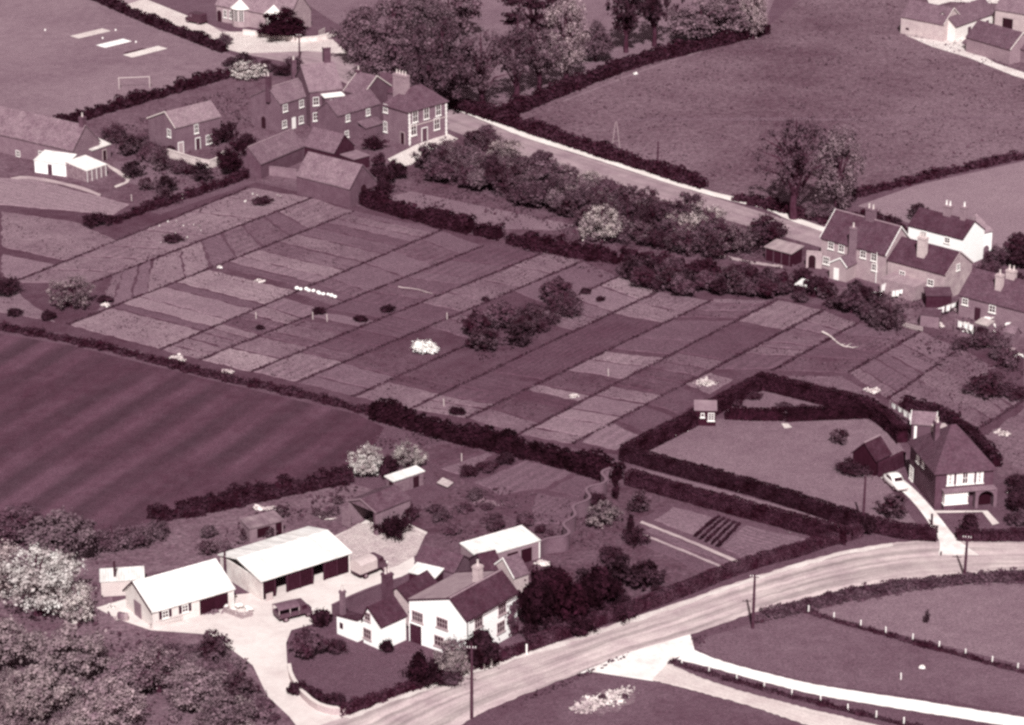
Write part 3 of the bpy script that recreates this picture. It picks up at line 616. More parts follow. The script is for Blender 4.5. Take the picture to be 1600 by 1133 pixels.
hedge([(798, 380), (850, 392), (900, 402), (990, 412)], 2.2, 1.9, 30, 'dark ragged hedge below the pale blossom tree', jag=.25, leaf=.32)
hedge([(90, 198), (180, 172), (260, 148), (330, 128), (395, 108)], 1.6, 1.5, 38, 'dark hedge along the near side of the cricket field', leaf=.32, jag=.25)
hedge([(125, -10), (165, 6), (230, 36), (300, 62), (350, 82)], 1.7, 1.6, 40, 'dark hedge between the cricket field and the lane', leaf=.32)
hedge([(240, 815), (320, 800), (430, 775), (545, 752)], 1.8, 1.8, 40, 'hedge between the striped field and the farm sheds', jag=.2)
hedge([(1335, 308), (1430, 284), (1520, 262), (1700, 226)], 1.6, .9, 46, 'low hedge between the pasture and pale field', jag=.3, leaf=.32)
hedge([(1200, 962), (1255, 948), (1330, 930), (1430, 914), (1520, 905), (1720, 898)], 2.8, .26, 76, 'low rough hedge along the outside of the road bend', jag=.3)
hedge([(1262, 957), (1340, 981), (1440, 1008), (1520, 1030), (1640, 1062)], .6, .3, 50, 'thin low young hedge between white posts', jag=.4, leaf=.2)
hedge([(536, 1116), (560, 1108), (640, 1078), (705, 1052), (770, 1034), (830, 1014)], 1.0, .9, 44, 'low garden hedge along the road before the farmhouse', jag=.2)
hedge([(1413, 640), (1480, 656), (1502, 672), (1530, 700), (1556, 730)], 1.4, 1.5, 36, 'dark hedge wrapping behind the brick house')
hedge([(175, 350), (240, 325), (330, 298), (385, 276)], 1.3, 1.1, 40, 'scruffy hedge between the village gardens and allotments', jag=.3)
hedge([(470, 1082), (510, 1100)], .9, .9, 40, 'short low hedge inside the curved drive wall', jag=.3)
hedge([(1000, 408), (1080, 424), (1160, 438), (1240, 452), (1300, 466)], 2.0, 1.6, 34, 'ragged hedge above the upper allotment plots', jag=.3, leaf=.32)
hedge([a8(345, 492), a8(480, 532), a8(640, 580), a8(800, 622), a8(1000, 672), a8(1300, 745)], .8, .16, 56, 'low strip of growth between footpath and side road', jag=.4, leaf=.2)

# ------------------------------------------------------------------ trees and shrubs
pk = 'broadleaf trees in the park beyond the lane'
for b in [(612, 140, 160, 158, 80), (688, 178, 130, 165, 68), (566, 100, 90, 100, 78), (655, 120, 130, 140, 84)]:
    plant('big', *b, 'broad heavy leafy tree in the clump across the lane from the brick houses', group='clump of broad trees across the lane')
plant('airy', 752, 175, 110, 150, 70, 'dark thin crowned tree at the lane corner beside the park hedge')
plant('airy', 806, 158, 95, 160, 66, 'tall thin tree with slim pale trunk in the park')
plant('hang', 884, 128, 84, 150, 122, 'pale drooping tree in the park beside the cedar')
plant('airy', 842, 140, 80, 120, 86, 'loose mid grey tree between the slim trunk and pale drooping tree')
plant('cedar', 838, 88, 120, 112, 28, 'dark flat layered cedar in the park')
for b in [(978, 82, 80, 150, 46), (1022, 72, 76, 150, 46)]:
    plant('airy', *b, 'tall dark conifer with bare upright trunk in the park', group='pair of tall dark conifers')
plant('round', 1092, 66, 110, 76, 88, 'leafy round tree behind the far end of the park hedge', group=pk + ' far'); plant('round', 1140, 58, 84, 74, 96, 'leafy round tree behind the far end of the park hedge', group=pk + ' far')
plant('hang', 1176, 62, 50, 86, 124, 'pale leafy tree at the far end of the park hedge')
plant('round', 930, 96, 60, 66, 70, 'small dark tree by the park hedge beside the tall conifers')
plant('round', 700, 60, 100, 90, 78, 'big dark tree behind the clump across the lane')
plant('airy', 1240, 342, 130, 190, 66, 'big dark spreading tree with thick trunk beside the lane')
plant('hang', 1306, 335, 96, 150, 100, 'pale drooping tree beside the thick trunked tree')
plant('bush', 1282, 342, 50, 40, 80, 'pale shrub under the two big lane trees', 'shrub')
LB = {'bush': 'dark leafy shrub growing among the orchard trees', 'twiggy': 'thin twiggy fruit tree in the orchard', 'round': 'dark round leafy tree in the orchard', 'blossom': 'pale blossoming tree in the orchard', 'airy': 'tall thin tree in the orchard'}
thicket([(650, 262), (720, 246), (800, 268), (900, 292), (1000, 322), (1080, 352), (1110, 374), (1185, 394), (1150, 405), (1040, 402), (950, 376), (880, 340), (760, 304), (680, 284)], 84, ['bush', 'twiggy', 'twiggy', 'round'], (34, 62), (44, 98), LB, 'tree', 'orchard', .35)
thicket([(735, 250), (800, 272), (920, 312), (1010, 344), (900, 330), (800, 295)], 10, ['blossom', 'twiggy'], (34, 56), (88, 124), LB, 'tree', 'orchard', .6)
plant('blossom', 940, 378, 76, 70, 150, 'bright pale blossom tree above the ragged dark hedge')
plant('blossom', 1104, 380, 92, 76, 142, 'wide blossom tree beside the lane near the cottages')
plant('blossom', 1060, 372, 56, 50, 128, 'smaller dull blossom tree beside the wide one')
plant('round', 1198, 386, 66, 60, 48, 'dark rounded tree between blossom tree and lane')
plant('blossom', 792, 250, 66, 44, 120, 'low pale blossom tree near the lane bend'); plant('blossom', 922, 298, 52, 40, 130, 'small pale blossom tree at the orchard middle')
thicket([(970, 424), (1040, 432), (1110, 440), (1200, 448), (1265, 462), (1250, 472), (1180, 468), (1060, 462), (1000, 452)], 24, ['bush', 'twiggy', 'round'], (28, 52), (42, 66),
        {'bush': 'dark shrub in the scrub above the upper allotments', 'twiggy': 'twiggy tree in the scrub above the upper allotments', 'round': 'dark round tree in the scrub above the upper allotments'}, 'tree', 'scrub band', .45)
thicket([(735, 552), (745, 520), (800, 490), (860, 470), (890, 480), (880, 500), (820, 540)], 16, ['bush', 'bush', 'twiggy', 'round'], (30, 62), (40, 64),
        {'bush': 'dark shrub in the overgrown allotment beside the white bush', 'twiggy': 'twiggy tree in the overgrown allotment', 'round': 'dark round tree in the overgrown allotment'}, 'tree', 'overgrown allotment', .4)
plant('bush', 663, 549, 46, 26, 255, 'dazzling white blossom bush in the middle of the allotments', 'shrub', name='blossom_shrub')
plant('blossom', 572, 742, 58, 56, 190, 'bright blossom tree beside the hen shed'); plant('blossom', 638, 732, 52, 50, 160, 'duller blossom tree behind the hen shed roof')
plant('bush', 606, 742, 40, 44, 30, 'dark bush between the two farm blossom trees', 'shrub')
# lower left thicket
plant('blossom', 60, 960, 170, 130, 196, 'very wide bright blossom tree at the edge of the farm scrub'); plant('blossom', 122, 976, 84, 84, 176, 'bright blossom tree beside the office shed gable')
plant('blossom', -6, 930, 120, 110, 140, 'dull blossom tree at the end of the scrub beside the striped field')
plant('round', 86, 880, 124, 98, 96, 'large dark leafy tree between the striped field and blossom trees'); plant('round', 20, 850, 90, 70, 60, 'dark leafy tree at the edge of the striped field')
for b in [(176, 858, 62, 52, 74), (212, 854, 56, 48, 72), (246, 838, 44, 38, 72)]: plant('bush', *b, 'round dark bush in the row behind the office shed', 'shrub', 'row of dark bushes behind the office shed')
LS = {'bush': 'mid grey shrub in the farm scrub below the office shed', 'twiggy': 'twiggy tree in the farm scrub below the office shed', 'round': 'leafy tree in the farm scrub below the office shed'}
thicket([(-20, 1020), (120, 1012), (170, 1030), (240, 1060), (300, 1075), (370, 1110), (400, 1150), (420, 1190), (0, 1190)], 20, ['bush', 'twiggy', 'bush'], (34, 70), (96, 140), LS, 'tree', 'farm scrub', .7)
thicket([(-20, 1020), (150, 1010), (260, 1030), (380, 1075), (430, 1150), (0, 1180)], 34, ['bush'], (22, 46), (84, 130), 'low scruffy bramble clump in the farm scrub', 'shrub', 'bramble clumps in the farm scrub', .4)
plant('twiggy', 334, 1034, 62, 58, 52, 'dark cone shaped small tree beside the drive opposite the lawn')
plant('twiggy', 372, 1100, 66, 60, 66, 'leafy tree overhanging the drive edge')
for b in [(14, 1046, 104, 92, 128), (112, 1060, 112, 98, 120), (204, 1076, 90, 72, 104), (52, 1122, 120, 98, 132), (306, 1106, 100, 80, 108), (176, 1132, 104, 84, 122), (352, 1146, 84, 74, 96)]:
    plant('round', *b, 'tall soft spreading tree rising above the farm scrub', group='taller trees in the farm scrub')
thicket([(190, 1005), (300, 1002), (330, 1010), (385, 1055), (410, 1100), (440, 1130), (400, 1120), (330, 1060), (250, 1030)], 22, ['bush'], (18, 38), (60, 96), 'ragged low bush along the edge of the yard and drive', 'shrub', 'bushes edging the drive', .4)
plant('blossom', 40, 1130, 130, 90, 110, 'dull pale tree at the foot of the farm scrub'); plant('twiggy', 250, 1080, 120, 95, 96, 'pale twiggy tree in the middle of the farm scrub')
# farm and farmhouse
plant('bush', 502, 978, 32, 36, 30, 'small clipped dark bush behind the canvas truck', 'shrub')
plant('round', 480, 1030, 56, 58, 52, 'small dark tree at the lawn corner beside the drive'); plant('bush', 525, 1020, 40, 30, 50, 'low bush on the lawn by the cottage wing', 'shrub')
plant('bush', 462, 1085, 24, 26, 40, 'small dark bush inside the curved wall', 'shrub'); plant('bush', 526, 1104, 38, 30, 42, 'dark rounded bush at the road end of the lawn', 'shrub')
plant('bush', 605, 1018, 26, 24, 26, 'very dark shrub against the farmhouse wing wall', 'shrub')
plant('blossom', 706, 1054, 64, 66, 132, 'pale blossom tree before the farmhouse gable'); plant('round', 752, 1046, 58, 72, 34, 'dark bushy tree between the blossom tree and the farmhouse facade')
plant('cypress', 656, 1072, 34, 62, 18, 'slim black cypress beside the farmhouse door', 'tree'); plant('bush', 668, 1066, 74, 50, 32, 'dark shrub mass at the road corner of the farmhouse garden', 'shrub')
plant('bush', 700, 1068, 50, 34, 52, 'grey shrub below the pale blossom tree', 'shrub')
for b in [(836, 985, 62, 104, 16), (884, 975, 70, 92, 14), (930, 955, 66, 80, 18), (862, 940, 60, 64, 16)]:
    plant('round', *b, 'very dark dense yew like tree beside the farmhouse', group='dark dense trees beside the farmhouse')
thicket([(815, 992), (850, 945), (900, 915), (960, 890), (1000, 905), (1015, 930), (940, 968), (860, 998)], 20, ['bush', 'twiggy', 'bush'], (32, 66), (18, 44), {'bush': 'dark overgrown shrub in the tangle beside the farmhouse', 'twiggy': 'dark straggly tree in the tangle beside the farmhouse'}, 'tree', 'tangle beside the farmhouse', .42)
for b in [(905, 990, 60, 40, 26), (965, 968, 50, 34, 30), (1030, 935, 40, 28, 44), (1010, 905, 36, 30, 40), (958, 880, 44, 40, 40), (990, 850, 40, 40, 38)]:
    plant('bush', *b, 'dark shrub along the foot of the dense trees beside the vegetable garden', 'shrub', 'shrubs under the dense trees')
plant('bush', 612, 838, 66, 46, 26, 'dark ivy thicket against the open cart shed', 'shrub', name='ivy_thicket'); plant('bush', 634, 815, 46, 44, 36, 'dark ivy thicket behind the open cart shed', 'shrub', name='ivy_thicket')
plant('cypress', 985, 836, 16, 36, 24, 'small dark column tree in the walled garden'); plant('cypress', 962, 780, 15, 34, 24, 'small dark column tree at the end of the wavy wall')
plant('twiggy', 944, 820, 60, 44, 112, 'pale low fruit tree beside the wavy wall'); plant('twiggy', 1000, 800, 44, 40, 60, 'thin dark fruit tree beside the vegetable garden path')
for b in [(735, 742, 36, 22, 44), (760, 736, 40, 22, 46), (788, 724, 40, 22, 40), (935, 790, 34, 30, 36)]:
    plant('bush', *b, 'dark berry bush in the farm garden plots', 'shrub', 'berry bushes in the farm plots')
thicket([(660, 790), (740, 770), (800, 800), (860, 840), (820, 850), (720, 830), (680, 850)], 14, ['bush', 'bush'], (16, 34), (42, 72), 'low weedy shrub on the rough ground behind the farmhouse', 'shrub', 'weedy shrubs behind the farmhouse', .5)
thicket([(290, 855), (400, 800), (520, 775), (540, 800), (480, 830), (380, 850), (330, 870)], 16, ['bush', 'twiggy'], (16, 36), (48, 84), {'bush': 'small weedy shrub behind the big white barn', 'twiggy': 'small twiggy bush behind the big white barn'}, 'shrub', 'weeds behind the barn', .5)
# brick house garden
plant('bush', 1334, 740, 56, 32, 40, 'round dark bush beside the dark garage', 'shrub'); plant('twiggy', 1312, 694, 34, 32, 62, 'small bare tree on the house lawn')
plant('twiggy', 1398, 808, 62, 46, 52, 'twiggy dark shrub beside the concrete drive', 'shrub'); plant('cypress', 1514, 838, 34, 42, 36, 'clipped dark bush behind the front hedge', 'shrub')
plant('round', 1356, 836, 26, 36, 34, 'dark bush at the hedge corner by the telegraph pole', 'shrub')
thicket([(1560, 770), (1600, 740), (1640, 760), (1640, 830), (1580, 820)], 8, ['bush', 'round'], (30, 50), (36, 60), {'bush': 'dark shrub beside the brick house side wall', 'round': 'dark small tree beside the brick house side wall'}, 'shrub', 'side garden', .4)
plant('bush', 1545, 615, 84, 50, 50, 'wide dark bush in the allotments behind the brick house', 'shrub'); plant('bush', 1588, 622, 44, 30, 46, 'dark bush beside the wide allotment bush', 'shrub')
# cottages
thicket([(1270, 462), (1330, 462), (1375, 480), (1400, 505), (1340, 500), (1275, 474)], 10, ['bush', 'twiggy', 'round'], (26, 46), (42, 72),
        {'bush': 'dark garden shrub before the brick cottages', 'twiggy': 'twiggy tree before the brick cottages', 'round': 'dark leafy tree before the brick cottages'}, 'tree', 'cottage gardens', .42)
plant('twiggy', 1388, 514, 70, 60, 60, 'dark twiggy tree beside the washing lines'); plant('bush', 1253, 440, 34, 30, 30, 'dark bush beside the arched gate', 'shrub')
thicket([(1500, 540), (1540, 520), (1600, 540), (1600, 600), (1530, 580)], 6, ['bush', 'twiggy'], (30, 56), (42, 66), {'bush': 'dark shrub below the row of low cottages', 'twiggy': 'twiggy tree below the row of low cottages'}, 'shrub', 'low cottage gardens', .45)
thicket([(1530, 400), (1600, 400), (1600, 450), (1560, 455), (1525, 430)], 9, ['bush', 'round'], (28, 48), (40, 60), {'bush': 'dark shrub behind the white gabled cottage', 'round': 'dark tree behind the white gabled cottage'}, 'tree', 'behind white cottage', .45)
plant('twiggy', 1434, 344, 36, 34, 62, 'bare small tree behind the white cottage roof')
thicket([(1330, 348), (1400, 340), (1420, 358), (1350, 372)], 6, ['bush'], (26, 44), (36, 50), 'dark shrub on the lane bank behind the cottages', 'shrub', 'lane bank shrubs', .4)
# village
plant('twiggy', 390, 122, 62, 30, 186, 'bright bare branched blossom tree by the lane')
thicket([(350, 90), (420, 100), (470, 110), (440, 125), (360, 118)], 8, ['bush', 'twiggy'], (24, 42), (44, 66), {'bush': 'dark shrub on the lane bank by the cricket hedge', 'twiggy': 'twiggy bush on the lane bank by the cricket hedge'}, 'shrub', 'lane bank', .4)
plant('round', 446, 62, 70, 52, 12, 'black spreading yew before the gabled schoolhouse', name='yew_tree'); plant('bush', 424, 58, 44, 34, 18, 'black yew bush against the schoolhouse', 'shrub')
plant('bush', 352, 70, 28, 24, 76, 'grey bush beside the parked dark van', 'shrub')
plant('round', 366, 272, 56, 56, 20, 'very dark tree beside the low terrace wall'); plant('bush', 345, 222, 60, 46, 36, 'dark shrub between the two village houses', 'shrub')
thicket([(170, 215), (240, 225), (320, 280), (330, 310), (250, 320), (200, 280)], 16, ['bush', 'twiggy'], (22, 42), (44, 74), {'bush': 'dark shrub in the village back garden', 'twiggy': 'twiggy bush in the village back garden'}, 'shrub', 'back garden', .45)
thicket([(380, 210), (400, 195), (420, 240), (390, 270), (375, 250)], 5, ['bush'], (22, 36), (30, 46), 'dark shrub beside the stable roof', 'shrub', 'shrubs by the stable', .45)
thicket([(582, 262), (612, 258), (625, 285), (600, 305)], 7, ['bush', 'round'], (20, 34), (28, 50), {'bush': 'very dark shrub beside the barn gable', 'round': 'very dark tree beside the barn gable'}, 'tree', 'barn gable', .45)
plant('bush', 673, 207, 16, 22, 24, 'dark climber bush at the big house door', 'shrub'); plant('bush', 585, 232, 44, 30, 26, 'dark shrub in the big house side yard', 'shrub')
thicket([(720, 205), (770, 212), (790, 240), (730, 232)], 6, ['bush', 'twiggy'], (26, 44), (46, 70), {'bush': 'shrub at the lane edge below the footway', 'twiggy': 'twiggy bush at the lane edge below the footway'}, 'shrub', 'lane edge', .4)
plant('bush', 148, 352, 50, 30, 30, 'dark round bush at the corner of the left allotments', 'shrub')
plant('twiggy', 112, 480, 84, 62, 106, 'pale twiggy tree in the left allotments'); plant('bush', 8, 462, 50, 46, 40, 'dark bush in the left allotments at the garden end', 'shrub')
for b in [(22, 492, 26, 16, 38), (76, 498, 26, 18, 36), (162, 472, 26, 14, 36), (100, 478, 24, 14, 34), (500, 490, 22, 13, 26), (563, 502, 22, 13, 26), (606, 486, 30, 14, 28), (407, 515, 14, 10, 32), (916, 458, 18, 12, 34), (938, 470, 16, 10, 36), (410, 318, 40, 16, 44), (270, 378, 40, 14, 40), (714, 646, 30, 16, 24), (758, 470, 14, 10, 36)]:
    plant('bush', *b, 'small dark bush or heap on an allotment plot', 'shrub', 'small bushes on the allotments')
for b in [(1225, 640, 26, 16, 52), (1180, 622, 30, 14, 50), (1150, 632, 22, 12, 48), (1255, 640, 20, 12, 50)]:
    plant('bush', *b, 'small bush in the triangle between clipped hedges', 'shrub', 'small bushes in the hedge triangle')
plant('twiggy', 1448, 974, 12, 24, 50, 'tiny sapling in the smooth paddock')

# low growth nobody could count
tussocks('weeds', [q for q, v, r in BEDS if r], 4.0, .2, 72, 'weeds and crops sprouting on the rough allotment plots', spread=34, hmax=.22)
tussocks('rough_grass', [[P(*p) for p in pl] for pl in ([(560, 300), (700, 250), (900, 300), (1250, 400), (1280, 470), (1000, 455), (780, 380)], [(300, 860), (430, 790), (550, 760), (640, 790), (520, 830), (350, 870)],
        [(-10, 870), (150, 870), (180, 990), (320, 1000), (400, 1070), (440, 1140), (-10, 1140)], [(650, 790), (760, 760), (1000, 800), (960, 900), (860, 870), (700, 850)], [(600, 660), (700, 690), (600, 740), (540, 750)], [(690, 545), (760, 500), (900, 470), (860, 520), (760, 570)],
        [(180, 200), (380, 130), (420, 270), (250, 330)], [(1280, 440), (1600, 500), (1600, 600), (1400, 560)])], 4.0, .36, 70, 'rough tussocky grass and weeds', 'grass', .3, 26, 5)
def along(l, w=.42):
    a, b = P(*LN[l][0]), P(*LN[l][1]); d = (b - a).normalized(); n = Vector((-d.y, d.x, 0)) * w; return [a - n, b - n, b + n, a + n]
def strip_tufts():
    rng = np.random.default_rng(11); C = []
    for l in LN:
        q = along(l); L_ = (q[1] - q[0]).length; m = int(L_ * 26); t = rng.uniform(0, 1, m); u = rng.normal(size=m) * .22 + .5
        for a, b in zip(t, u): p = q[0].lerp(q[1], a).lerp(q[3].lerp(q[2], a), b); C.append((p.x, p.y, rng.uniform(.06, .16)))
    C = np.array(C); V = leaf_quads(C, rng.normal(size=C.shape) * .6 + np.array([0, 0, .8]), .22, rng)
    tag(link('path_grass', quads('path_grass', V, foliage(54, 18))), 'long grass edging the allotment paths', 'grass', kind='stuff')
strip_tufts()
tussocks('pasture_tufts', [[P(*p) for p in [(790, 186), (1000, 96), (1190, 54), (1260, -4), (1600, -4), (1600, 232), (1340, 300), (1290, 345), (1060, 284)]]], 1.3, .36, 76, 'scattered coarse grass tufts across the pasture', 'grass', .1, 30, 31)
fl = [[P(*p) for p in pl] for pl in ([a1(700, 250), a1(860, 200), a1(1010, 230), a1(980, 290), a1(800, 330)], [a1(1150, 110), a1(1280, 60), a1(1420, 80), a1(1280, 140)], [z6(560, 340), z6(640, 310), z6(660, 330), z6(580, 350)], [a5(370, 450), a5(590, 340), a5(600, 355), a5(400, 455)], [a5(1000, 850), a5(1200, 890), a5(1180, 915), a5(1020, 870)])]
tussocks('white_flowers', fl, 1.6, .34, 215, 'scattered white flowers and rubbish on garden plots', 'flowers', .3, 30, 8)
# ------------------------------------------------------------------ buildings
class House:
    """local frame: x along the visible eave from N to M, y away from the viewer, z up; origin on the ground under N"""
    def __init__(s, name, label, cat, N, M, z, W, wall, roof, apex=None, rh=None, ry=None, oh=.25, hip=None, thick=.14, group=None, base=None, mono=None, open_front=False, ridge=None, verge=None):
        a, b = P(*N, z), P(*M, z); d = b - a; d.z = 0; s.L = d.length; s.ux = d.normalized(); s.uy = Vector((-s.ux.y, s.ux.x, 0))
        s.O = Vector((a.x, a.y, 0)); s.h = z
        if isinstance(W, tuple): W = (P(*W, z) - a).dot(s.uy)
        s.W = W; s.root = empty(name, s.O, math.atan2(s.ux.y, s.ux.x)); tag(s.root, label, cat, group)
        s.ry = W / 2 if ry is None else ry * W
        if apex:
            face, px = apex; u, zz = s.hit(face, px); s.rh = zz
            if ry is None: s.ry = min(max((W - u) if face == 'l' else u, .15 * W), .85 * W)
        else: s.rh = rh if rh else z + W * .35
        L, h, rr, ryy = s.L, z, s.rh, s.ry
        if mono is not None:                   # single slope from front height h to back height mono
            s.rh = mono; prof = [(0, 0), (W, 0), (W, mono), (0, h)]
        elif hip: prof = [(0, 0), (W, 0), (W, h), (0, h)]
        else: prof = [(0, 0), (W, 0), (W, h), (ryy, rr), (0, h)]
        m = MB()
        if open_front:                         # open along x=0 (gable) or y=0 side: walls as thin shells
            t = .2
            m.box(0, L, W - t, W, 0, h - .02); m.prism([(L - t, y, q) for y, q in [(0, 0), (W - t - .004, 0), (W - t - .004, h - .02), (ryy if mono is None else W * .5, (rr if mono is None else (h + mono) / 2) - .02), (0, h - .02)]], (t, 0, 0))
            if open_front == 'l': m.box(0, L - t - .004, 0, t, 0, h - .02)
            if open_front == 'f': m.box(0, t, .0, W - t - .004, 0, h - .02)
        else:
            m.prism([(0, y, q) for y, q in prof], (L, 0, 0))
        s.wall = m.build('wall', wall, s.root)
        m = MB(); e = .015
        if mono is not None:
            k = (mono - h) / W; m.slab([(-oh, -oh, h - k * oh + thick), (L + oh, -oh, h - k * oh + thick), (L + oh, W + oh, mono + k * oh + thick), (-oh, W + oh, mono + k * oh + thick)], thick - e)
        elif hip:
            hl, hr = hip; lo = h - .1
            A, B, C, D = (-oh, -oh, lo), (L + oh, -oh, lo), (L + oh, W + oh, lo), (-oh, W + oh, lo); R1, R2 = (hl, ryy, rr), (L - hr, ryy, rr)
            vsx = [A, B, C, D, R1, R2] + [(p[0], p[1], p[2] - .12) for p in (A, B, C, D)]
            m.add(vsx, [(0, 1, 5, 4), (2, 3, 4, 5), (3, 0, 4), (1, 2, 5), (6, 7, 1, 0), (7, 8, 2, 1), (8, 9, 3, 2), (9, 6, 0, 3), (9, 8, 7, 6)])
        else:
            k0, k1 = (rr - h) / ryy, (rr - h) / (W - ryy); t = thick
            sec = [(-oh, h - k0 * oh), (ryy, rr), (W + oh, h - k1 * oh), (W + oh, h - k1 * oh + t * 1.2), (ryy, rr + t * 1.3), (-oh, h - k0 * oh + t * 1.2)]
            sec = [(y, q + e) for y, q in sec]; x0, x1 = -oh, L + oh
            n = 6; vv = [(x0, y, q) for y, q in sec] + [(x1, y, q) for y, q in sec]
            # slightly sagging ridge: extra middle ring
            m.add(vv, [(0, 1, 4, 5), (1, 2, 3, 4), (11, 10, 7, 6), (10, 9, 8, 7), (5, 4, 10, 11), (4, 3, 9, 10), (1, 0, 6, 7), (2, 1, 7, 8), (0, 5, 11, 6), (3, 2, 8, 9)])
        s.roof = m.build('roof', roof, s.root)
        if ridge is not None and mono is None:
            x0, x1 = (hip[0], L - hip[1]) if hip else (-oh + .05, L + oh - .05)
            zz = rr + (thick * 1.3 if not hip else 0)
            MB().tube([(x0, ryy, zz), (x1, ryy, zz)], [.13, .13], 6).build('ridge_tiles', ridge, s.roof)
        if verge is not None and mono is None and not hip:
            mt, sides = verge
            for sd in sides:
                xx = -oh - .07 if sd == 'l' else L + oh + .0
                mb = MB()
                mb.prism([(xx, -oh - .02, h - (rr - h) / ryy * oh + .04), (xx, ryy, rr + .04), (xx, ryy, rr + .28), (xx, -oh - .02, h - (rr - h) / ryy * oh + .27)], (.07, 0, 0))
                mb.prism([(xx, W + oh + .02, h - (rr - h) / (W - ryy) * oh + .04), (xx, ryy + .004, rr + .04), (xx, ryy + .004, rr + .28), (xx, W + oh + .02, h - (rr - h) / (W - ryy) * oh + .27)], (.07, 0, 0))
                mb.build('barge_board', mt, s.roof)
    def loc(s, w): d = w - s.O; return Vector((d.dot(s.ux), d.dot(s.uy), w.z))
    def hit(s, face, px):
        """photo pixel on a wall plane -> (u from the viewer's left end, height)"""
        c = s.loc(CAM); q = ray(*px); r = Vector((q.dot(s.ux), q.dot(s.uy), q.z))
        if face == 'f': t = -c.y / r.y; p = c + r * t; return p.x, p.z
        if face == 'l': t = -c.x / r.x; p = c + r * t; return s.W - p.y, p.z
        if face == 'r': t = (s.L - c.x) / r.x; p = c + r * t; return p.y, p.z
    def plane(s, px, y):
        c = s.loc(CAM); q = ray(*px); r = Vector((q.dot(s.ux), q.dot(s.uy), q.z)); t = (y - c.y) / r.y; p = c + r * t; return p.x, p.z
    def onface(s, face, u, w, z0, z1, d0, d1):
        """box on a face: u centre, width w, heights, proud from d0 to d1"""
        if face == 'f': return (u - w / 2, u + w / 2, -d1, -d0, z0, z1)
        if face == 'l': y = s.W - u; return (-d1, -d0, y - w / 2, y + w / 2, z0, z1)
        if face == 'r': return (s.L + d0, s.L + d1, u - w / 2, u + w / 2, z0, z1)
    def win(s, face, u, zc, w, h, bars=(2, 2), frame=None, curtain=False, sill=True, shutters=None, fw=.09):
        fr = frame or WHITE; z0, z1 = zc - h / 2, zc + h / 2; lim = s.L if face == 'f' else s.W
        u = min(max(u, w / 2 + .1), lim - w / 2 - .1)
        if face == 'f': zc = min(zc, s.h - .32 - h / 2); z0, z1 = zc - h / 2, zc + h / 2
        wn_ = MB().box(*s.onface(face, u, w - .02, z0, z1, -.01, .02)).build('window', glass(), s.root)
        mb = MB()
        for uu in (u - w / 2, u + w / 2): mb.box(*s.onface(face, uu, fw, z0, z1, 0, .075))
        for zz in (z0, z1): mb.box(*s.onface(face, u, w + fw + .01, zz - fw / 2, zz + fw / 2, 0, .08))
        for i in range(1, bars[0]): mb.box(*s.onface(face, u - w / 2 + w * i / bars[0], .06, z0 + fw / 2, z1 - fw / 2, 0, .06))
        for i in range(1, bars[1]): mb.box(*s.onface(face, u, w - fw, z0 + h * i / bars[1] - .03, z0 + h * i / bars[1] + .03, 0, .055))
        mb.build('frame', fr, wn_)
        if curtain:
            mb = MB()
            for q in (-1, 1): mb.box(*s.onface(face, u + q * w * .3, w * .34, z0 + .05, z1 - .05, .021, .028))
            mb.build('curtain', CURTAIN, wn_)
        if sill: MB().box(*s.onface(face, u, w + .3, z0 - .16, z0 - .06, 0, .16)).build('sill', fr, wn_)
        if shutters:
            for q in (-1, 1): MB().box(*s.onface(face, u + q * (w / 2 + .24), .34, z0 - .05, z1 + .05, .0, .07)).build('shutter', shutters, wn_)
        return wn_
    def winp(s, face, px, w, h, **k): u, z = s.hit(face, px); return s.win(face, u, z, w, h, **k)
    def door(s, face, u, w, h, mat, arch=False, frame=None, z0=0.03):
        lim = s.L if face == 'f' else s.W
        u = min(max(u, w / 2 + .05), lim - w / 2 - .05)
        if arch:
            n = 8; mb = MB(); pts = [(-w / 2, z0), (w / 2, z0)] + [(w / 2 * math.cos(a), h - w / 2 + w / 2 * math.sin(a)) for a in [math.pi * i / n for i in range(n + 1)]]
            def at3(q, z, d):
                b = s.onface(face, u + (q if face != 'l' else q), 0, z, z, d, d); return (b[0], b[2], z)
            mb.prism([at3(q, z, .0) for q, z in pts], Vector(at3(0, 0, .05)) - Vector(at3(0, 0, 0)))
            d = mb.build('door', mat, s.root)
        else: d = MB().box(*s.onface(face, u, w, z0, h, 0, .05)).build('door', mat, s.root)
        if frame:
            mb = MB()
            for uu in (u - w / 2 - .05, u + w / 2 + .05): mb.box(*s.onface(face, uu, .1, z0, h, 0, .09))
            mb.box(*s.onface(face, u, w + .2, h, h + .12, 0, .095)); mb.build('frame', frame, d)
        return d
    def doorp(s, face, px, w, h, mat, **k): u, z = s.hit(face, px); return s.door(face, u, w, h, mat, **k)
    def chimney(s, x, y, zt, w, d, mat, pots=2, potmat=None, zb=None):
        zb = s.h if zb is None else zb
        m = MB().box(x - w / 2, x + w / 2, y - d / 2, y + d / 2, zb, zt - .3).box(x - w / 2 - .07, x + w / 2 + .07, y - d / 2 - .07, y + d / 2 + .07, zt - .3, zt - .12).box(x - w / 2 - .02, x + w / 2 + .02, y - d / 2 - .02, y + d / 2 + .02, zt - .12, zt)
        c = m.build('chimney', mat, s.roof)
        for i in range(pots):
            xx = x + (w * (i - (pots - 1) / 2) / max(1, pots)) if w >= d else x; yy = y if w >= d else y + d * (i - (pots - 1) / 2) / max(1, pots)
            MB().tube([(xx, yy, zt), (xx, yy, zt + .25), (xx, yy, zt + .6), (xx, yy, zt + .66)], [.17, .13, .12, .16], 8).build('chimney_pot', potmat or POT, c)
        return c
    def chimp(s, px, y, w, d, mat, pots=2, **k): x, z = s.plane(px, y); return s.chimney(x, y, z, w, d, mat, pots, **k)
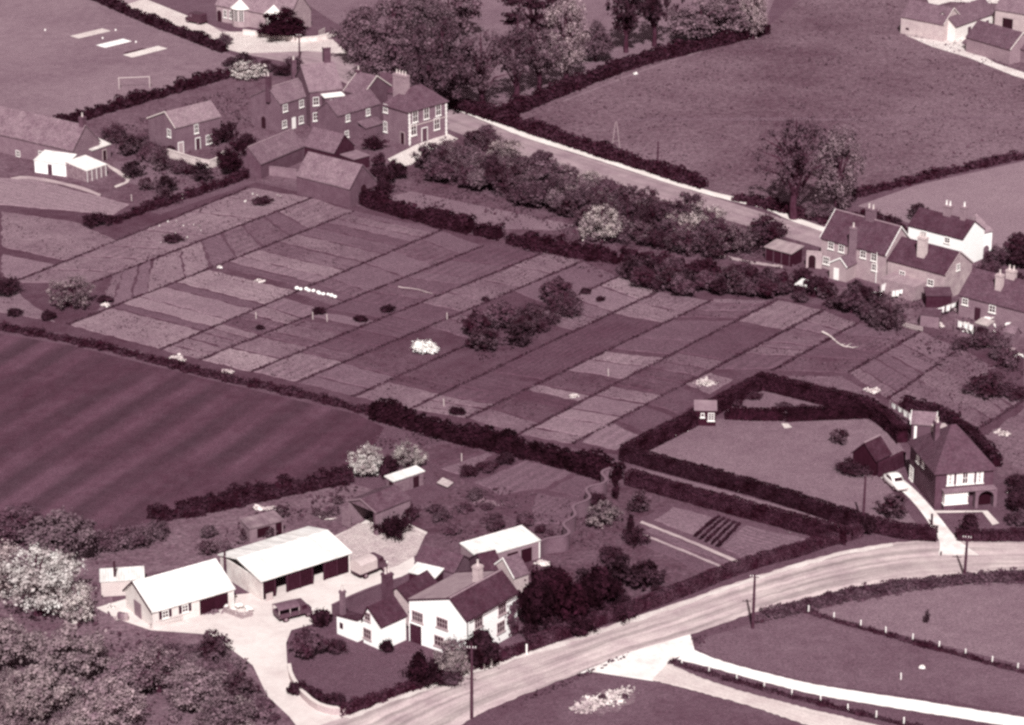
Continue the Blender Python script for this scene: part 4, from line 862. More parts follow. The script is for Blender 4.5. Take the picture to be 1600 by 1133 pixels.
    def part(s, name, mb, mat, parent=None): return mb.build(name, mat, parent or s.root)
    def quoins(s, face, u, h, mat):
        mb = MB(); n = int(h / .35)
        for i in range(n): mb.box(*s.onface(face, u, .5 if i % 2 else .32, i * .35 + .01, i * .35 + .33, 0, .03))
        return mb.build('quoins', mat, s.root)

BR1, BR2, BRD, STONE, LIME, RENDER = wallmat(70), wallmat(80), wallmat(48), wallmat(138, True, 22), wallmat(253, False, 4), wallmat(196, False, 20)
RT_D, RT_M, RT_L, SLATE = roofmat(46), roofmat(74), roofmat(104), roofmat(62, 'tile', 10)
SHEET_W, SHEET_G, FELT = roofmat(243, 'sheet', 12), roofmat(160, 'sheet', 18), roofmat(136, 'plain', 14)
RIDGE_L = plain(120, .9, .1, 14)

# --- white farmhouse
WF = plain(150, .7, .2, 14)
A = House('farmhouse', 'whitewashed two storey farmhouse with dark tiled roof beside the main road', 'house', z7(682, 866), z7(918, 734), 5.0, z7(392, 783), LIME, RT_D, apex=('l', z7(606, 764)), oh=.15, ridge=RT_M and RIDGE_L)
for px in (z7(455, 846), z7(570, 876)): A.winp('l', px, 1.5, 1.15, bars=(4, 2), frame=WF)
A.winp('l', z7(556, 960), 1.3, 1.2, bars=(3, 2), frame=WF)
A.doorp('l', z7(448, 945), 1.7, 2.3, DARKW, frame=LIME)
[A.winp('f', q, 1.3, 1.25, bars=(3, 2), frame=WF) for q in (z7(848, 800), z7(738, 858), z7(842, 893), z7(745, 945))]
A.chimp(z7(735, 606), A.ry + .4, .9, .8, wallmat(150), 1); 
MB().tube([(A.L * .02, -.32, 4.95), (A.L * .98, -.32, 4.88)], [.06, .06], 6).build('gutter', IRON, A.roof)
MB().tube([(.08, -.1, .1), (.08, -.1, 4.8)], [.05, .05], 6).build('downpipe', IRON, A.root)
cl = np.random.default_rng(4); n = 420; xx = A.L - .9 + cl.normal(size=n) * .4; zz = cl.uniform(.1, 4.2, n); xx += np.sin(zz * 2) * .3
link('climbing_plant', quads('climbing_plant', leaf_quads(np.stack([np.clip(xx, .2, A.L - .1), -.1 - cl.uniform(0, .2, n), zz], 1), np.stack([cl.normal(size=n) * .4, -np.ones(n), cl.normal(size=n) * .4 + .3], 1), .3, cl), foliage(60)), A.root)
# pale low pitched rear slope lies over the tiles of the rear slope
k = (A.rh - 5.0) / (A.W - A.ry)
MB().slab([(-.1, A.ry + .5, A.rh - .5 * k + .26), (A.L * .93, A.ry + .5, A.rh - .5 * k + .26), (A.L * .93, A.W + .1, 5.0 - .1 * k + .26), (-.1, A.W + .1, 5.0 - .1 * k + .26)], .05).build('felt_roof', FELT, A.roof)
# --- its low wing
B = House('farmhouse_wing', 'low whitewashed gabled cottage wing of the farmhouse with dark roof', 'house', z7(286, 893), z7(400, 842), 3.0, z7(170, 868), LIME, RT_D, apex=('l', z7(226, 803)), oh=.15, verge=(DARKW, 'l'))
B.winp('l', z7(222, 845), .85, .9, bars=(2, 2), frame=WF); B.winp('l', z7(221, 925), 1.15, 1.15, bars=(3, 2), frame=WF)
B.chimney(3.4, B.ry + .5, 7.6, .95, .95, BRD, 2); 
B2 = House('wing_lean_to', 'whitewashed lean to with thin chimney on the farmhouse wing', 'building', z7(172, 868), z7(218, 846), 2.6, 3.2, LIME, RT_D, mono=2.2, oh=.06)
B2.chimney(.5, 2.7, 5.4, .5, .5, wallmat(80), 1, zb=1.8); B2.doorp('l', z7(100, 890), .5, 1.6, DARKW, z0=.9)
C1 = House('farmhouse_rear_wing', 'dark roofed rear wing between the farmhouse and the yard wall', 'building', z7(415, 782), z7(552, 702), 3.0, 3.4, wallmat(150), RT_D, rh=4.3, oh=.12)
C2 = House('wash_house', 'gabled outbuilding with mottled tiled roof behind the farmhouse', 'building', z7(445, 598), z7(626, 642), 2.7, 4.0, BR1, roofmat(66), rh=4.0, oh=.12)
C3 = House('privy_shed', 'small shed with white sheet roof in the yard behind the farmhouse', 'shed', z7(414, 640), z7(535, 668), 2.6, 2.0, DARKW, SHEET_W, mono=2.9, oh=.1)
C4 = House('long_store', 'long low store with white sheet roof behind the farmhouse', 'shed', z7(740, 575), z7(1024, 492), 2.3, z7(585, 542), wallmat(110), SHEET_W, mono=2.7, oh=.1)
[C4.door('f', C4.L * t, 1.5, 1.8, plain(16, .9, .1, 4)) for t in (.55, .78)]; MB().box(C4.L - .18, C4.L - .02, -.12, -.06, .1, 2.2).build('door_post', WHITE, C4.root)  # black panels on the closed front imitate the shade in open bays
C5 = House('dairy', 'small tiled dairy with pale barge board against the farmhouse back', 'building', z7(905, 668), z7(972, 645), 3.2, 3.9, wallmat(150), roofmat(84), rh=4.9, oh=.1, verge=(WHITE, 'l'))
C6 = House('scullery', 'dark tiled scullery between the dairy and the wash house', 'building', z7(770, 640), z7(850, 622), 3.2, 4.0, BRD, RT_D, rh=4.6, oh=.1)

# --- office shed and barn
D = House('office_shed', 'cream office shed with bright white sheet roof and dark shuttered windows', 'shed', z8(347, 764), z8(793, 637), 2.15, z8(142, 664), wallmat(212, False, 14), SHEET_W, apex=('l', z8(245, 603)), oh=.22, verge=(DARKW, 'l'))
for px in (z8(418, 768), z8(527, 737)): D.winp('f', px, .75, .85, bars=(2, 2), shutters=DARKW)
D.doorp('l', z8(268, 765), 1.7, 1.95, wallmat(120, False)); u, _ = D.hit('f', z8(650, 720)); D.door('f', u, 1.9, 1.85, plain(16, .9, .1, 4)); u2, _ = D.hit('f', z8(728, 705)); D.door('f', u2, 1.75, 1.9, plain(20, .9, .1, 5))  # first front panel is black to imitate the shade of an open bay
MB().box(D.L - .12, D.L - .02, -.2, -.12, 0, 2.0).build('door_post', WHITE, D.root)
D2 = House('boiler_lean_to', 'small white roofed lean to with dark flue behind the office shed', 'shed', z8(62, 600), z8(300, 585), 1.9, 3.0, wallmat(190, False), SHEET_W, mono=2.0, oh=.12)
MB().tube([(D2.L * .33, .9, 1.9), (D2.L * .33, .9, 4.0)], [.14, .14], 8).build('flue', IRON, D2.roof); 
E = House('barn', 'large open fronted barn with bright white low pitched sheet roof', 'barn', z8(950, 596), z8(1440, 440), 2.5, z8(664, 470), wallmat(206, False, 26), SHEET_W, rh=3.5, oh=.2, open_front='f', ry=.55)
nb = 7
for i in range(nb + 1):
    MB().box(i * (E.L - .24) / nb + .02, i * (E.L - .24) / nb + .24, .02, .24, 0, 2.42).build('post', DARKW, E.root)
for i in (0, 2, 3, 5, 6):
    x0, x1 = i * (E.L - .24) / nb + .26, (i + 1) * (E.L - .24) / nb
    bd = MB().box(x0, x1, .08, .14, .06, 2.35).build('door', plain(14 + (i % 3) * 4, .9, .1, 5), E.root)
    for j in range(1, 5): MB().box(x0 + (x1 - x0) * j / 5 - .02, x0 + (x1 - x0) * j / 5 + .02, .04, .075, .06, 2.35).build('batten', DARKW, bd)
MB().box(.3, 1.2, -.5, -.42, .04, .95).build('leaning_board', plain(170), E.root)
G1 = House('tool_shed', 'small open lean to shed with patched sheet roof behind the barn', 'shed', z8(885, 308), z8(1070, 262), 1.9, 2.4, wallmat(112, False, 24), roofmat(120, 'sheet', 26), mono=2.2, oh=.12)
G1.doorp('f', z8(962, 312), 1.7, 1.7, plain(14, .9, .1, 4), z0=.5); G1.doorp('f', z8(1046, 292), .8, 1.8, plain(16, .9, .1, 4))
# --- cart shed, hen shed
H = House('cart_shed', 'open gabled cart shed with mossy tiled roof at the yard end', 'shed', z7(262, 364), z7(420, 300), 3.0, 5.0, wallmat(96), roofmat(72, 'tile', 20), apex=('l', z7(192, 302)), oh=.12, open_front='l', verge=(plain(110), 'l'))
MB().prism([(.02, .2, 3.0), (.02, H.W - .2, 3.0), (.02, H.ry, H.rh - .1)], (.08, 0, 0)).build('gable_boards', plain(92, .9, .1, 16), H.root)
MB().box(.0, .2, .22, .5, 0, 2.96).build('gate_post', plain(66), H.root); MB().box(-.9, -.8, H.W - 1.3, H.W + .2, .1, 2.4).build('open_door', plain(104, .9, .1, 16), H.root)
I = House('hen_shed', 'timber hen shed with sloping white sheet roof behind the cart shed', 'shed', z7(342, 217), z7(482, 170), 1.8, 1.5, plain(96, .9, .1, 24), SHEET_W, mono=1.95, oh=.15)
I.door('l', 1.2, .8, 1.6, plain(20)); I.door('f', I.L * .75, .9, 1.5, plain(18))
tag(MB().slab([Vector((p.x, p.y, .35)) for p in px_poly([z7(545, 232), z7(572, 208), z7(622, 232), z7(595, 254)])], .08).build('cold_frame', plain(170, .5, .3, 30)), 'pale cold frame lid lying beside the hen shed', 'cold frame')

# --- brick house
J = House('brick_house', 'dark brick detached house with steep hipped roof and white windows', 'house', z6(1068, 672), z6(1408, 645), 4.9, z6(893, 492), wallmat(50), roofmat(62, 'tile', 10), rh=9.0, hip=(3.4, 3.4), oh=.35)
for px, w, cu, br in ((z6(1153, 688), .8, True, (2, 3)), (z6(1240, 684), 2.2, True, (4, 2)), (z6(1326, 680), .8, True, (2, 3))): J.winp('f', px, w, 1.5, bars=br, curtain=True)
u, _ = J.hit('f', z6(1172, 830)); bay = MB().box(u - 1.55, u + 1.55, -.85, -.006, .02, .75); J.part('bay_base', bay, wallmat(50))
MB().box(u - 1.5, u + 1.5, -.8, -.006, .76, 2.25).build('bay_window', CURTAIN, J.root)
fr = MB()
for i in range(6): fr.box(u - 1.5 + i * .58, u - 1.42 + i * .58, -.87, -.79, .76, 2.25)
fr.box(u - 1.56, u + 1.56, -.9, -.86, 1.75, 1.83).box(u - 1.6, u + 1.6, -.92, -.004, .7, .79); fr.build('bay_frame', WHITE, J.root)
MB().box(u - 1.7, J.L + .12, -1.1, -.004, 2.42, 2.62).build('canopy', wallmat(96), J.root)
ua, _ = J.hit('f', z6(1345, 840)); J.door('f', ua, 1.9, 2.3, plain(14, .9, .1, 4), arch=True)
for q in (-1, 1): MB().box(ua + q * 1.2 - .2, ua + q * 1.2 + .2, -.95, -.004, .02, 2.41).build('porch_pier', wallmat(84), J.root)
MB().prism([(ua - .99, -.95, 2.41), (ua - .99, -.95, 1.5)] + [(ua - .99 * math.cos(a), -.95, 1.4 + .85 * math.sin(a)) for a in [math.pi * i / 10 for i in range(11)]] + [(ua + .99, -.95, 2.41)], (0, .3, 0)).build('porch_arch', wallmat(84), J.root)
for px, w, h in ((z6(963, 580), .9, 1.4), (z6(993, 612), .7, 1.2), (z6(923, 678), 1.2, 1.7)): J.winp('l', px, w, h, bars=(2, 2), curtain=True)
J.chimney(1.7, J.W * .55, 9.3, .6, .9, wallmat(60), 2, zb=6)
MB().box(J.L * .3, J.L * .55, J.W * .72, J.W * .92, 5, 7.4).build('dormer', wallmat(170, False), J.roof)
J2 = House('garden_store', 'small white gabled store behind the brick house', 'shed', z6(925, 385), z6(1060, 395), 2.2, 2.8, plain(70), roofmat(100), rh=3.3, oh=.15, verge=(WHITE, 'lr')); J2.door('f', .5, .35, 1.9, WHITE)
K = House('garage', 'dark timber garage with black tiled roof beside the brick house', 'garage', z6(712, 602), z6(795, 562), 2.2, 3.6, plain(20, .9, .1, 5), roofmat(40), rh=4.0, oh=.2, ridge=RIDGE_L)
MB().box(K.L * .02, K.L + 2.2, -.9, -.3, .05, 2.0).build('side_fence', DARKW, K.root)
Ks = House('garden_shed', 'small dark tarred garden shed with white windows beside the lawn', 'shed', a5(596, 260), a5(700, 262), 2.2, 2.3, plain(26, .9, .1, 6), roofmat(120, 'plain'), mono=2.55, oh=.15)
Ks.winp('f', a5(676, 292), .75, 1.0, bars=(2, 3)); Ks.winp('f', a5(633, 284), .4, .5, bars=(1, 1))
J.win('r', 3, 3.7, .9, 1.3)

# --- brick cottages on the right
L = House('brick_cottages', 'pair of red brick cottages with white barge boards beside the lane', 'house', z5(392, 345), z5(768, 448), 4.8, 7.0, wallmat(132, True, 14), roofmat(58), apex=('r', z5(858, 285)), ry=.5, oh=.18, verge=(WHITE, 'lr'), ridge=RIDGE_L)
for px in (z5(448, 383), z5(510, 398), z5(638, 434), z5(702, 452)): L.winp('f', px, .95, 1.05, bars=(2, 2))
L.winp('f', z5(420, 480), 1.1, 1.1, bars=(3, 2)); L.winp('f', z5(704, 520), .9, 1.0)
x, _ = L.plane(z5(580, 300), -.4); L.chimney(x, -.4, 8.0, .95, .7, wallmat(92), 1, zb=0.02); L.chimp(z5(685, 172), L.ry, 1.5, .8, wallmat(80), 2)
MB().tube([(L.L * .88, -.14, .1), (L.L * .88, -.14, 4.9)], [.07, .07], 6).build('downpipe', WHITE, L.root)
L.win('r', 3.5, 3.4, 1, 1.1)
L2 = House('cottage_porch', 'small gabled porch with white barge boards before the brick cottages', 'porch', z5(540, 520), z5(640, 470), 2.4, z5(392, 520), wallmat(150, False), roofmat(84), apex=('l', z5(505, 470)), oh=.15, verge=(WHITE, 'l'))
L2.door('l', 1.2, .9, 1.9, WHITE)
M_ = House('stone_cottage', 'stone cottage with dark slate roof and tall triple chimney', 'house', z5(782, 478), z5(1120, 568), 4.0, 7.2, STONE, roofmat(50), apex=('r', z5(1224, 425)), ry=.5, oh=.12, verge=(plain(150), 'r'))
x, _ = M_.plane(z5(985, 440), 1.8); M_.chimney(x, 1.8, 8.3, 1.3, .9, wallmat(160), 3, zb=4); 
M_.winp('f', z5(868, 560), .9, .9); M_.winp('f', z5(1035, 610), 1.0, .9); M_.win('r', 3.4, 4.4, .8, .9)
MB().box(M_.L * .1, M_.L * .7, -3.2, -.004, .02, 2.3).build('lean_to', wallmat(120, True, 20), M_.root)
N_ = House('white_cottage', 'whitewashed cottage with dark roof and two pale chimneys behind the stone one', 'house', z5(905, 275), z5(1225, 357), 4.6, 6.0, LIME, roofmat(48), apex=('r', z5(1286, 256)), ry=.5, oh=.12)
N_.chimp(z5(1140, 152), N_.ry, 1.3, .8, wallmat(110), 2, potmat=WHITE); N_.chimp(z5(1235, 160), N_.ry, .9, .8, wallmat(110), 1, potmat=WHITE)
for px in (z5(998, 310), z5(1135, 345)): N_.winp('f', px, .9, .8)
N2 = House('cottage_cross_wing', 'white cross wing with pale hipped roof behind the white cottage', 'house', z5(1322, 318), z5(1400, 300), 4.2, 5.0, LIME, roofmat(112), rh=6.4, oh=.15, hip=(1.2, 1.2)); N2.door('f', N2.L * .6, 1.1, 1.9, plain(90), arch=True)
O_ = House('low_cottages', 'long row of low cottages with dull tiled roof and two chimneys', 'house', z5(1205, 684), z5(1640, 795), 3.2, 7.5, wallmat(98), roofmat(68), rh=6.2, oh=.15)
x, _ = O_.plane(z5(1437, 680), 2.0); O_.chimney(x, 2.0, 7.1, 1.0, .8, wallmat(150), 1, zb=3); O_.chimp(z5(1513, 535), O_.ry, 1.4, .8, wallmat(150), 2)
O_.doorp('f', z5(1315, 735), .95, 2.0, plain(30)); O_.winp('f', z5(1240, 705), .9, .9); O_.winp('f', z5(1400, 760), 1.0, 1.0)
Q = House('timber_shed', 'open fronted timber shed with grey sheet roof beside the cottages', 'shed', z5(62, 402), z5(212, 442), 2.1, 2.9, plain(26, .9, .1, 6), roofmat(150, 'sheet', 12), mono=2.5, oh=.2)
for i in range(4): MB().box(i * Q.L / 3.2, i * Q.L / 3.2 + .1, -.1, -.004, 0, 2.05).build('post', TIMBER, Q.root)
Q2 = House('rabbit_hutch', 'little hutch with a bright white lid in the cottage garden', 'shed', z5(238, 625), z5(352, 652), 1.3, 1.9, DARKW, SHEET_W, mono=1.6, oh=.12)
Q3 = House('pigsty', 'small dark lean to beside the washing line garden', 'shed', z5(1010, 690), z5(1160, 690), 1.8, 2.4, DARKW, roofmat(64), mono=2.2, oh=.1)
Q4 = House('garden_hut', 'brick hut behind the washing line', 'shed', z5(975, 800), z5(1085, 812), 1.8, 2.2, wallmat(92), roofmat(70), mono=2.0, oh=.1)

Q5 = House('coal_bunker', 'tiny brick store with pale roof beside the low cottages', 'shed', z5(1300, 850), z5(1370, 870), 1.5, 1.6, wallmat(96), roofmat(180, 'sheet', 20), mono=1.8, oh=.1)
Q6 = House('garden_privy', 'narrow brick privy behind the covered goods', 'shed', z5(1470, 900), z5(1530, 915), 1.9, 1.5, wallmat(84), roofmat(96), rh=2.6, oh=.1)
# --- village houses at the top
R1 = House('village_house', 'brick village house with white casement windows and white door', 'house', z2(205, 577), z2(365, 527), 5.2, z2(60, 530), wallmat(76), roofmat(96), apex=('l', z2(142, 490)), oh=.15, ridge=RIDGE_L)
for px in (z2(232, 597), z2(322, 573), z2(228, 686), z2(320, 662)): R1.winp('f', px, 1.0, 1.2, bars=(2, 2))
R1.doorp('f', z2(280, 683), .95, 2.1, WHITE); R1.doorp('l', z2(113, 680), 1.0, 2.2, plain(18), arch=True); R1.chimp(z2(138, 420), R1.ry, .8, .8, wallmat(50), 1)
R2 = House('taller_house', 'tall brick house with big pale tiled roof and dark double chimney', 'house', z2(368, 508), z2(545, 488), 6.6, 8.5, wallmat(66), roofmat(104), rh=10.2, oh=.18, ridge=RIDGE_L)
for px in (z2(402, 560), z2(498, 552), z2(402, 645)): R2.winp('f', px, 1.0, 1.4, bars=(2, 2))
MB().slab([(2.0, -2.0, 5.9), (R2.L - .1, -2.0, 5.9), (R2.L - .1, -.01, 6.0), (2.0, -.01, 6.0)], .18).build('flat_roof', plain(236), R2.root); MB().box(2.2, R2.L - .25, -1.85, -.01, .02, 5.7).build('bay', wallmat(66), R2.root)
u, _ = R2.plane(z2(498, 552), -1.85); wq = MB().box(u - .55, u + .55, -1.9, -1.86, 4.0, 5.3).build('window', glass(), R2.root)
fq = MB(); [fq.box(u + a - .06, u + a + .06, -1.94, -1.9, 4.0, 5.3) for a in (-.55, 0, .55)]; fq.box(u - .6, u + .6, -1.95, -1.905, 5.2, 5.34).box(u - .6, u + .6, -1.95, -1.905, 3.95, 4.08); fq.build('frame', WHITE, wq)
R2.chimp(z2(460, 262), R2.ry + .3, 1.25, .9, wallmat(52), 3); R2.chimney(-.2, R2.W - .5, 10.4, .8, .8, wallmat(60), 1)
R3 = House('cross_gable_house', 'dark roofed house part with pale edged gable behind the village houses', 'house', z2(560, 505), z2(660, 528), 6.0, 7.5, wallmat(60), roofmat(84), rh=8.6, oh=.15, verge=(plain(190), 'lr')); R3.chimp(z2(637, 385), R3.ry, .8, .7, wallmat(54), 1)
R4 = House('village_wing', 'narrow brick rear wing with small white windows between the village houses', 'house', z2(522, 642), z2(755, 574), 5.0, z2(440, 602), wallmat(70), roofmat(82), rh=7.0, oh=.15)
for px in (z2(578, 650), z2(690, 614), z2(572, 742)): R4.winp('f', px, .85, 1.1, bars=(2, 2)); 
R4.winp('f', z2(700, 690), .5, .8); MB().slab([(R4.L * .45, -2.2, 2.2), (R4.L * .9, -2.2, 2.2), (R4.L * .9, -.01, 3.0), (R4.L * .45, -.01, 3.0)], .12).build('lean_to_roof', roofmat(84), R4.root); MB().box(R4.L * .47, R4.L * .88, -2.0, -.01, .02, 2.1).build('lean_to', wallmat(70), R4.root)
S_ = House('big_brick_house', 'imposing brick house with pale quoins and sash windows', 'house', z2(912, 616), z2(1128, 556), 6.2, z2(752, 582), wallmat(86), roofmat(72), rh=9.2, hip=(3.2, 3.2), oh=.25)
for px in (z2(950, 607), z2(1012, 592), z2(1078, 573)): S_.winp('f', px, 1.15, 1.9, bars=(2, 2))
for px in (z2(942, 717), z2(1070, 684)): S_.winp('f', px, 1.25, 2.0, bars=(2, 2))
S_.doorp('f', z2(1002, 706), 1.2, 2.4, plain(60), frame=WHITE); S_.doorp('l', z2(882, 730), .9, 2.1, plain(20), frame=plain(150)); S_.winp('l', z2(770, 594), 1.0, 1.4); S_.winp('l', z2(752, 690), .8, 1.8)
S_.quoins('f', .28, 6.0, WHITE); S_.quoins('f', S_.L - .28, 6.0, WHITE); MB().box(.3, S_.L - .3, -.05, -.004, 3.25, 3.45).build('string_course', plain(170), S_.root)
x, _ = S_.plane(z2(912, 400), S_.W * .75); S_.chimney(2.6, S_.W * .7, 11.4, 1.3, 2.9, wallmat(116), 4, zb=6)
S2 = House('house_link', 'dark tiled link range behind the big brick house', 'house', z2(720, 500), z2(850, 520), 5.0, 6.0, wallmat(66), roofmat(60), rh=7.4, oh=.15)
T1 = House('stable_range', 'long low stable with dull tiled roof at the back of the village houses', 'stable', z2(98, 908), z2(336, 808), 2.6, z2(22, 858), wallmat(58), roofmat(88), rh=5.0, oh=.15, ridge=RIDGE_L)
T2 = House('cart_lodge', 'cart lodge with dull tiled roof meeting the stable in an ell', 'stable', z2(338, 806), z2(502, 846), 2.6, 5.2, DARKW, roofmat(84), rh=5.1, oh=.15)
T3 = House('stone_barn', 'barn with big mottled tiled roof and arched gable window', 'barn', z2(295, 972), z2(588, 1046), 3.2, 6.2, wallmat(64), roofmat(98, 'tile', 18), rh=6.4, oh=.12, verge=(plain(90), 'r'))
u, zz = T3.hit('r', z2(665, 1000)); T3.door('r', T3.W * .55, 1.3, 3.1, plain(18), arch=True, z0=1.2)
T4 = House('coal_shed', 'small flat grey roofed shed in the stable yard', 'shed', z2(612, 885), z2(698, 862), 2.0, 3.4, DARKW, roofmat(110, 'plain'), mono=2.1, oh=.1)
# --- left edge
U1 = House('long_low_house', 'long low brick house with weathered tiled roof at the end of the village', 'house', z1(-80, 722), z1(402, 832), 3.4, 6.6, wallmat(92), roofmat(98, 'tile', 20), rh=6.9, oh=.18)
x, _ = U1.plane(z1(460, 690), U1.ry); U1.chimney(U1.L - .5, U1.ry, 8.4, .9, .9, wallmat(54), 1); U1.winp('f', z1(225, 850), .8, .9); U1.winp('f', z1(100, 850), .9, 1.0)
U2 = House('whitewashed_outhouse', 'white outhouse with pale roof against the long low house', 'shed', z1(190, 888), z1(362, 912), 2.1, 3.4, LIME, SHEET_W, mono=2.8, oh=.12); U2.doorp('f', z1(277, 945), .8, 1.8, plain(50))
U3 = House('greenhouse', 'glazed white framed greenhouse beside the white outhouse', 'greenhouse', z1(480, 948), z1(590, 912), 1.9, z1(415, 900), plain(110, .3, .4, 30), plain(226, .4, .4, 20), mono=2.5, oh=.08)
for i in range(5): MB().box(i * U3.L / 4.3, i * U3.L / 4.3 + .08, -.06, -.004, 0, 1.95).build('glazing_bar', WHITE, U3.root)
U4 = House('pale_roofed_shed', 'brick shed with pale sheet roof beside the long low house', 'shed', z1(510, 835), z1(610, 800), 2.4, 4.5, wallmat(84), roofmat(226, 'sheet', 20), mono=3.2, oh=.12); U4.door('f', U4.L * .65, .8, 1.8, plain(20), frame=plain(160))
V1 = House('gabled_brick_house', 'small brick house with pale tiled roof above a terrace', 'house', z1(970, 708), z1(1218, 645), 4.8, z1(826, 655), wallmat(80), roofmat(112), apex=('l', z1(915, 622)), oh=.15, verge=(plain(190), 'l'))
V1.winp('l', z1(936, 736), .9, 1.3); V1.winp('f', z1(1085, 712), .8, 1.5); V1.winp('f', z1(1155, 770), 1.2, 1.5, bars=(3, 2)); V1.doorp('f', z1(1000, 815), 1.0, 2.0, plain(150), frame=WHITE); V1.doorp('f', z1(1095, 820), .9, 2.0, plain(40), frame=WHITE)
# --- schoolhouse
X = House('schoolhouse', 'victorian schoolhouse with arched windows and bright bay roofs', 'school', (338, 7), (452, 27), 3.4, 7.0, wallmat(128, True, 14), roofmat(110), rh=7.4, oh=.2)
for t in (.12, .2): X.win('f', X.L * t, 1.8, .8, 1.5, bars=(2, 2))
X.door('f', .7, 1.1, 2.3, plain(20), arch=True)
for t in (.34, .8):
    cx = X.L * t; n = 5; ang = [math.pi + math.pi * i / n for i in range(n + 1)]; base = [(cx + 1.9 * math.cos(a), -.004 + 1.7 * math.sin(a), .02) for a in ang]
    bo = MB().prism(base, (0, 0, 3.6)).build('bay', wallmat(136, True), X.root)
    top = [(cx + 2.2 * math.cos(a), 2.0 * math.sin(a), 3.64) for a in ang]; mb = MB(); mb.add(top + [(cx, -.1, 5.4)], [(i, i + 1, n + 1) for i in range(n)] + [tuple(reversed(range(n + 1)))]); mb.build('bay_roof', roofmat(226, 'plain', 12), X.roof)
    for i in range(1, n - 1):
        p, q = Vector(base[i]), Vector(base[i + 1]); m = (p + q) / 2; nrm = Vector((m.x - cx, m.y, 0)).normalized(); t_ = (q - p).normalized()
        w = MB().add([m + t_ * a * .4 + nrm * .03 + Vector((0, 0, b)) for a, b in ((-1, 1.2), (1, 1.2), (1, 3.4), (-1, 3.4))], [(0, 1, 2, 3)]).build('window', glass(), bo)
        MB().add([m + t_ * a + nrm * .05 + Vector((0, 0, b)) for a, b in ((-.05, 1.2), (.05, 1.2), (.05, 3.4), (-.05, 3.4))], [(0, 1, 2, 3)]).build('mullion', WHITE, bo)
        for e_ in (-.42, .42): MB().add([m + t_ * (e_ + a) + nrm * .05 + Vector((0, 0, b)) for a, b in ((-.05, 1.2), (.05, 1.2), (.05, 3.4), (-.05, 3.4))], [(0, 1, 2, 3)]).build('mullion', WHITE, bo)
# --- far farm
Y1 = House('flint_barn', 'long pale walled barn with grey tiled roof at the far farm', 'barn', z4(878, 92), z4(1112, 138), 3.4, 6.5, wallmat(158, True, 18), roofmat(84), rh=6.0, oh=.15, verge=(plain(200), 'r'))
Y1.door('f', 1.6, .7, 1.0, plain(30), z0=1.4)
Y2 = House('cattle_shed', 'cattle shed with white wall and grey tiled roof at the far farm', 'barn', z4(1180, 148), z4(1400, 70), 3.0, 6.0, wallmat(226, False, 12), roofmat(82), rh=5.4, oh=.2)
for t in (.35, .5, .65, .8): Y2.door('f', Y2.L * t, 1.1, 2.0, plain(70))
Y3 = House('cow_house', 'cow house with dark tiled roof and pale verge beside the farm track', 'barn', z4(1240, 205), z4(1482, 275), 2.9, 6.2, wallmat(112), roofmat(76), rh=5.6, oh=.15, verge=(plain(210), 'r'))
Y4 = House('great_barn', 'tall pale walled barn with black doorway behind the far farm yard', 'barn', z4(1400, 52), z4(1640, 92), 4.4, 7.0, wallmat(150, True, 16), roofmat(96), rh=7.4, oh=.15); Y4.doorp('f', z4(1470, 92), 2.2, 3.0, plain(14))
Y5 = House('implement_shed', 'low tiled shed next to the cow house at the far farm', 'shed', z4(1510, 262), z4(1700, 315), 2.6, 6.0, wallmat(96), roofmat(80), rh=5.0, oh=.15)
# ------------------------------------------------------------------ poles, posts, walls
def height_at(base, top): 
    a = P(*base); d = ray(*top); t = a.y / d.y if d.y else 0; return CAM_H + d.z * t
def pole(base, top, label, arm=1, stay=False):
    p = P(*base); h = height_at(base, top); r = empty('telegraph_pole', (p.x, p.y, 0), random.uniform(-.3, .3)); tag(r, label, 'telegraph pole')
    MB().tube([(0, 0, -.2), (.03, 0, h * .5), (.05, 0, h)], [.19, .16, .12], 8).build('pole', plain(48, .9, .1, 12), r)
    for i in range(arm):
        z = h - .35 - i * .5
        c = MB().box(-.5, .55, -.17, -.1, z, z + .1).build('crossarm', TIMBER, r)
        for x in (-.42, -.15, .2, .47): MB().tube([(x, -.135, z + .1), (x, -.135, z + .26)], [.045, .06], 6).build('insulator', WHITE, c)
    for i in range(5): MB().box(-.2, .22, -.03, .03, 1.8 + i * .6, 1.83 + i * .6).build('step_iron', IRON, r)
    return r
pole((737, 1123), (739, 1008), 'tall telegraph pole at the road edge before the farmhouse'); pole((1176, 982), (1181, 897), 'telegraph pole on the grass bank beside the road junction')
pole((1507, 901), (1512, 836), 'telegraph pole opposite the brick house drive', 1); pole((1348, 822), (1352, 745), 'telegraph pole in the hedge corner of the house lawn', 0)
pole((468, 92), (469, 53), 'telegraph pole by the lane before the schoolhouse', 1); pole((1027, 268), (1027, 221), 'short dark pole in the pasture beside the lane hedge', 0)
pole((352, 905), (353, 862), 'thin dark pole between the office shed and barn', 0)
p = P(962, 243); r = empty('stay_frame', (p.x, p.y, 0)); tag(r, 'thin pale two legged frame standing in the pasture', 'frame')
for s in (-1, 1): MB().tube([(s * .85, 0, 0), (s * .1, 0, 6.0)], [.07, .05], 6).build('leg', plain(150), r)
MB().tube([(-.45, 0, 2.6), (.45, 0, 2.6)], [.04, .04], 6).build('rung', plain(150), r)
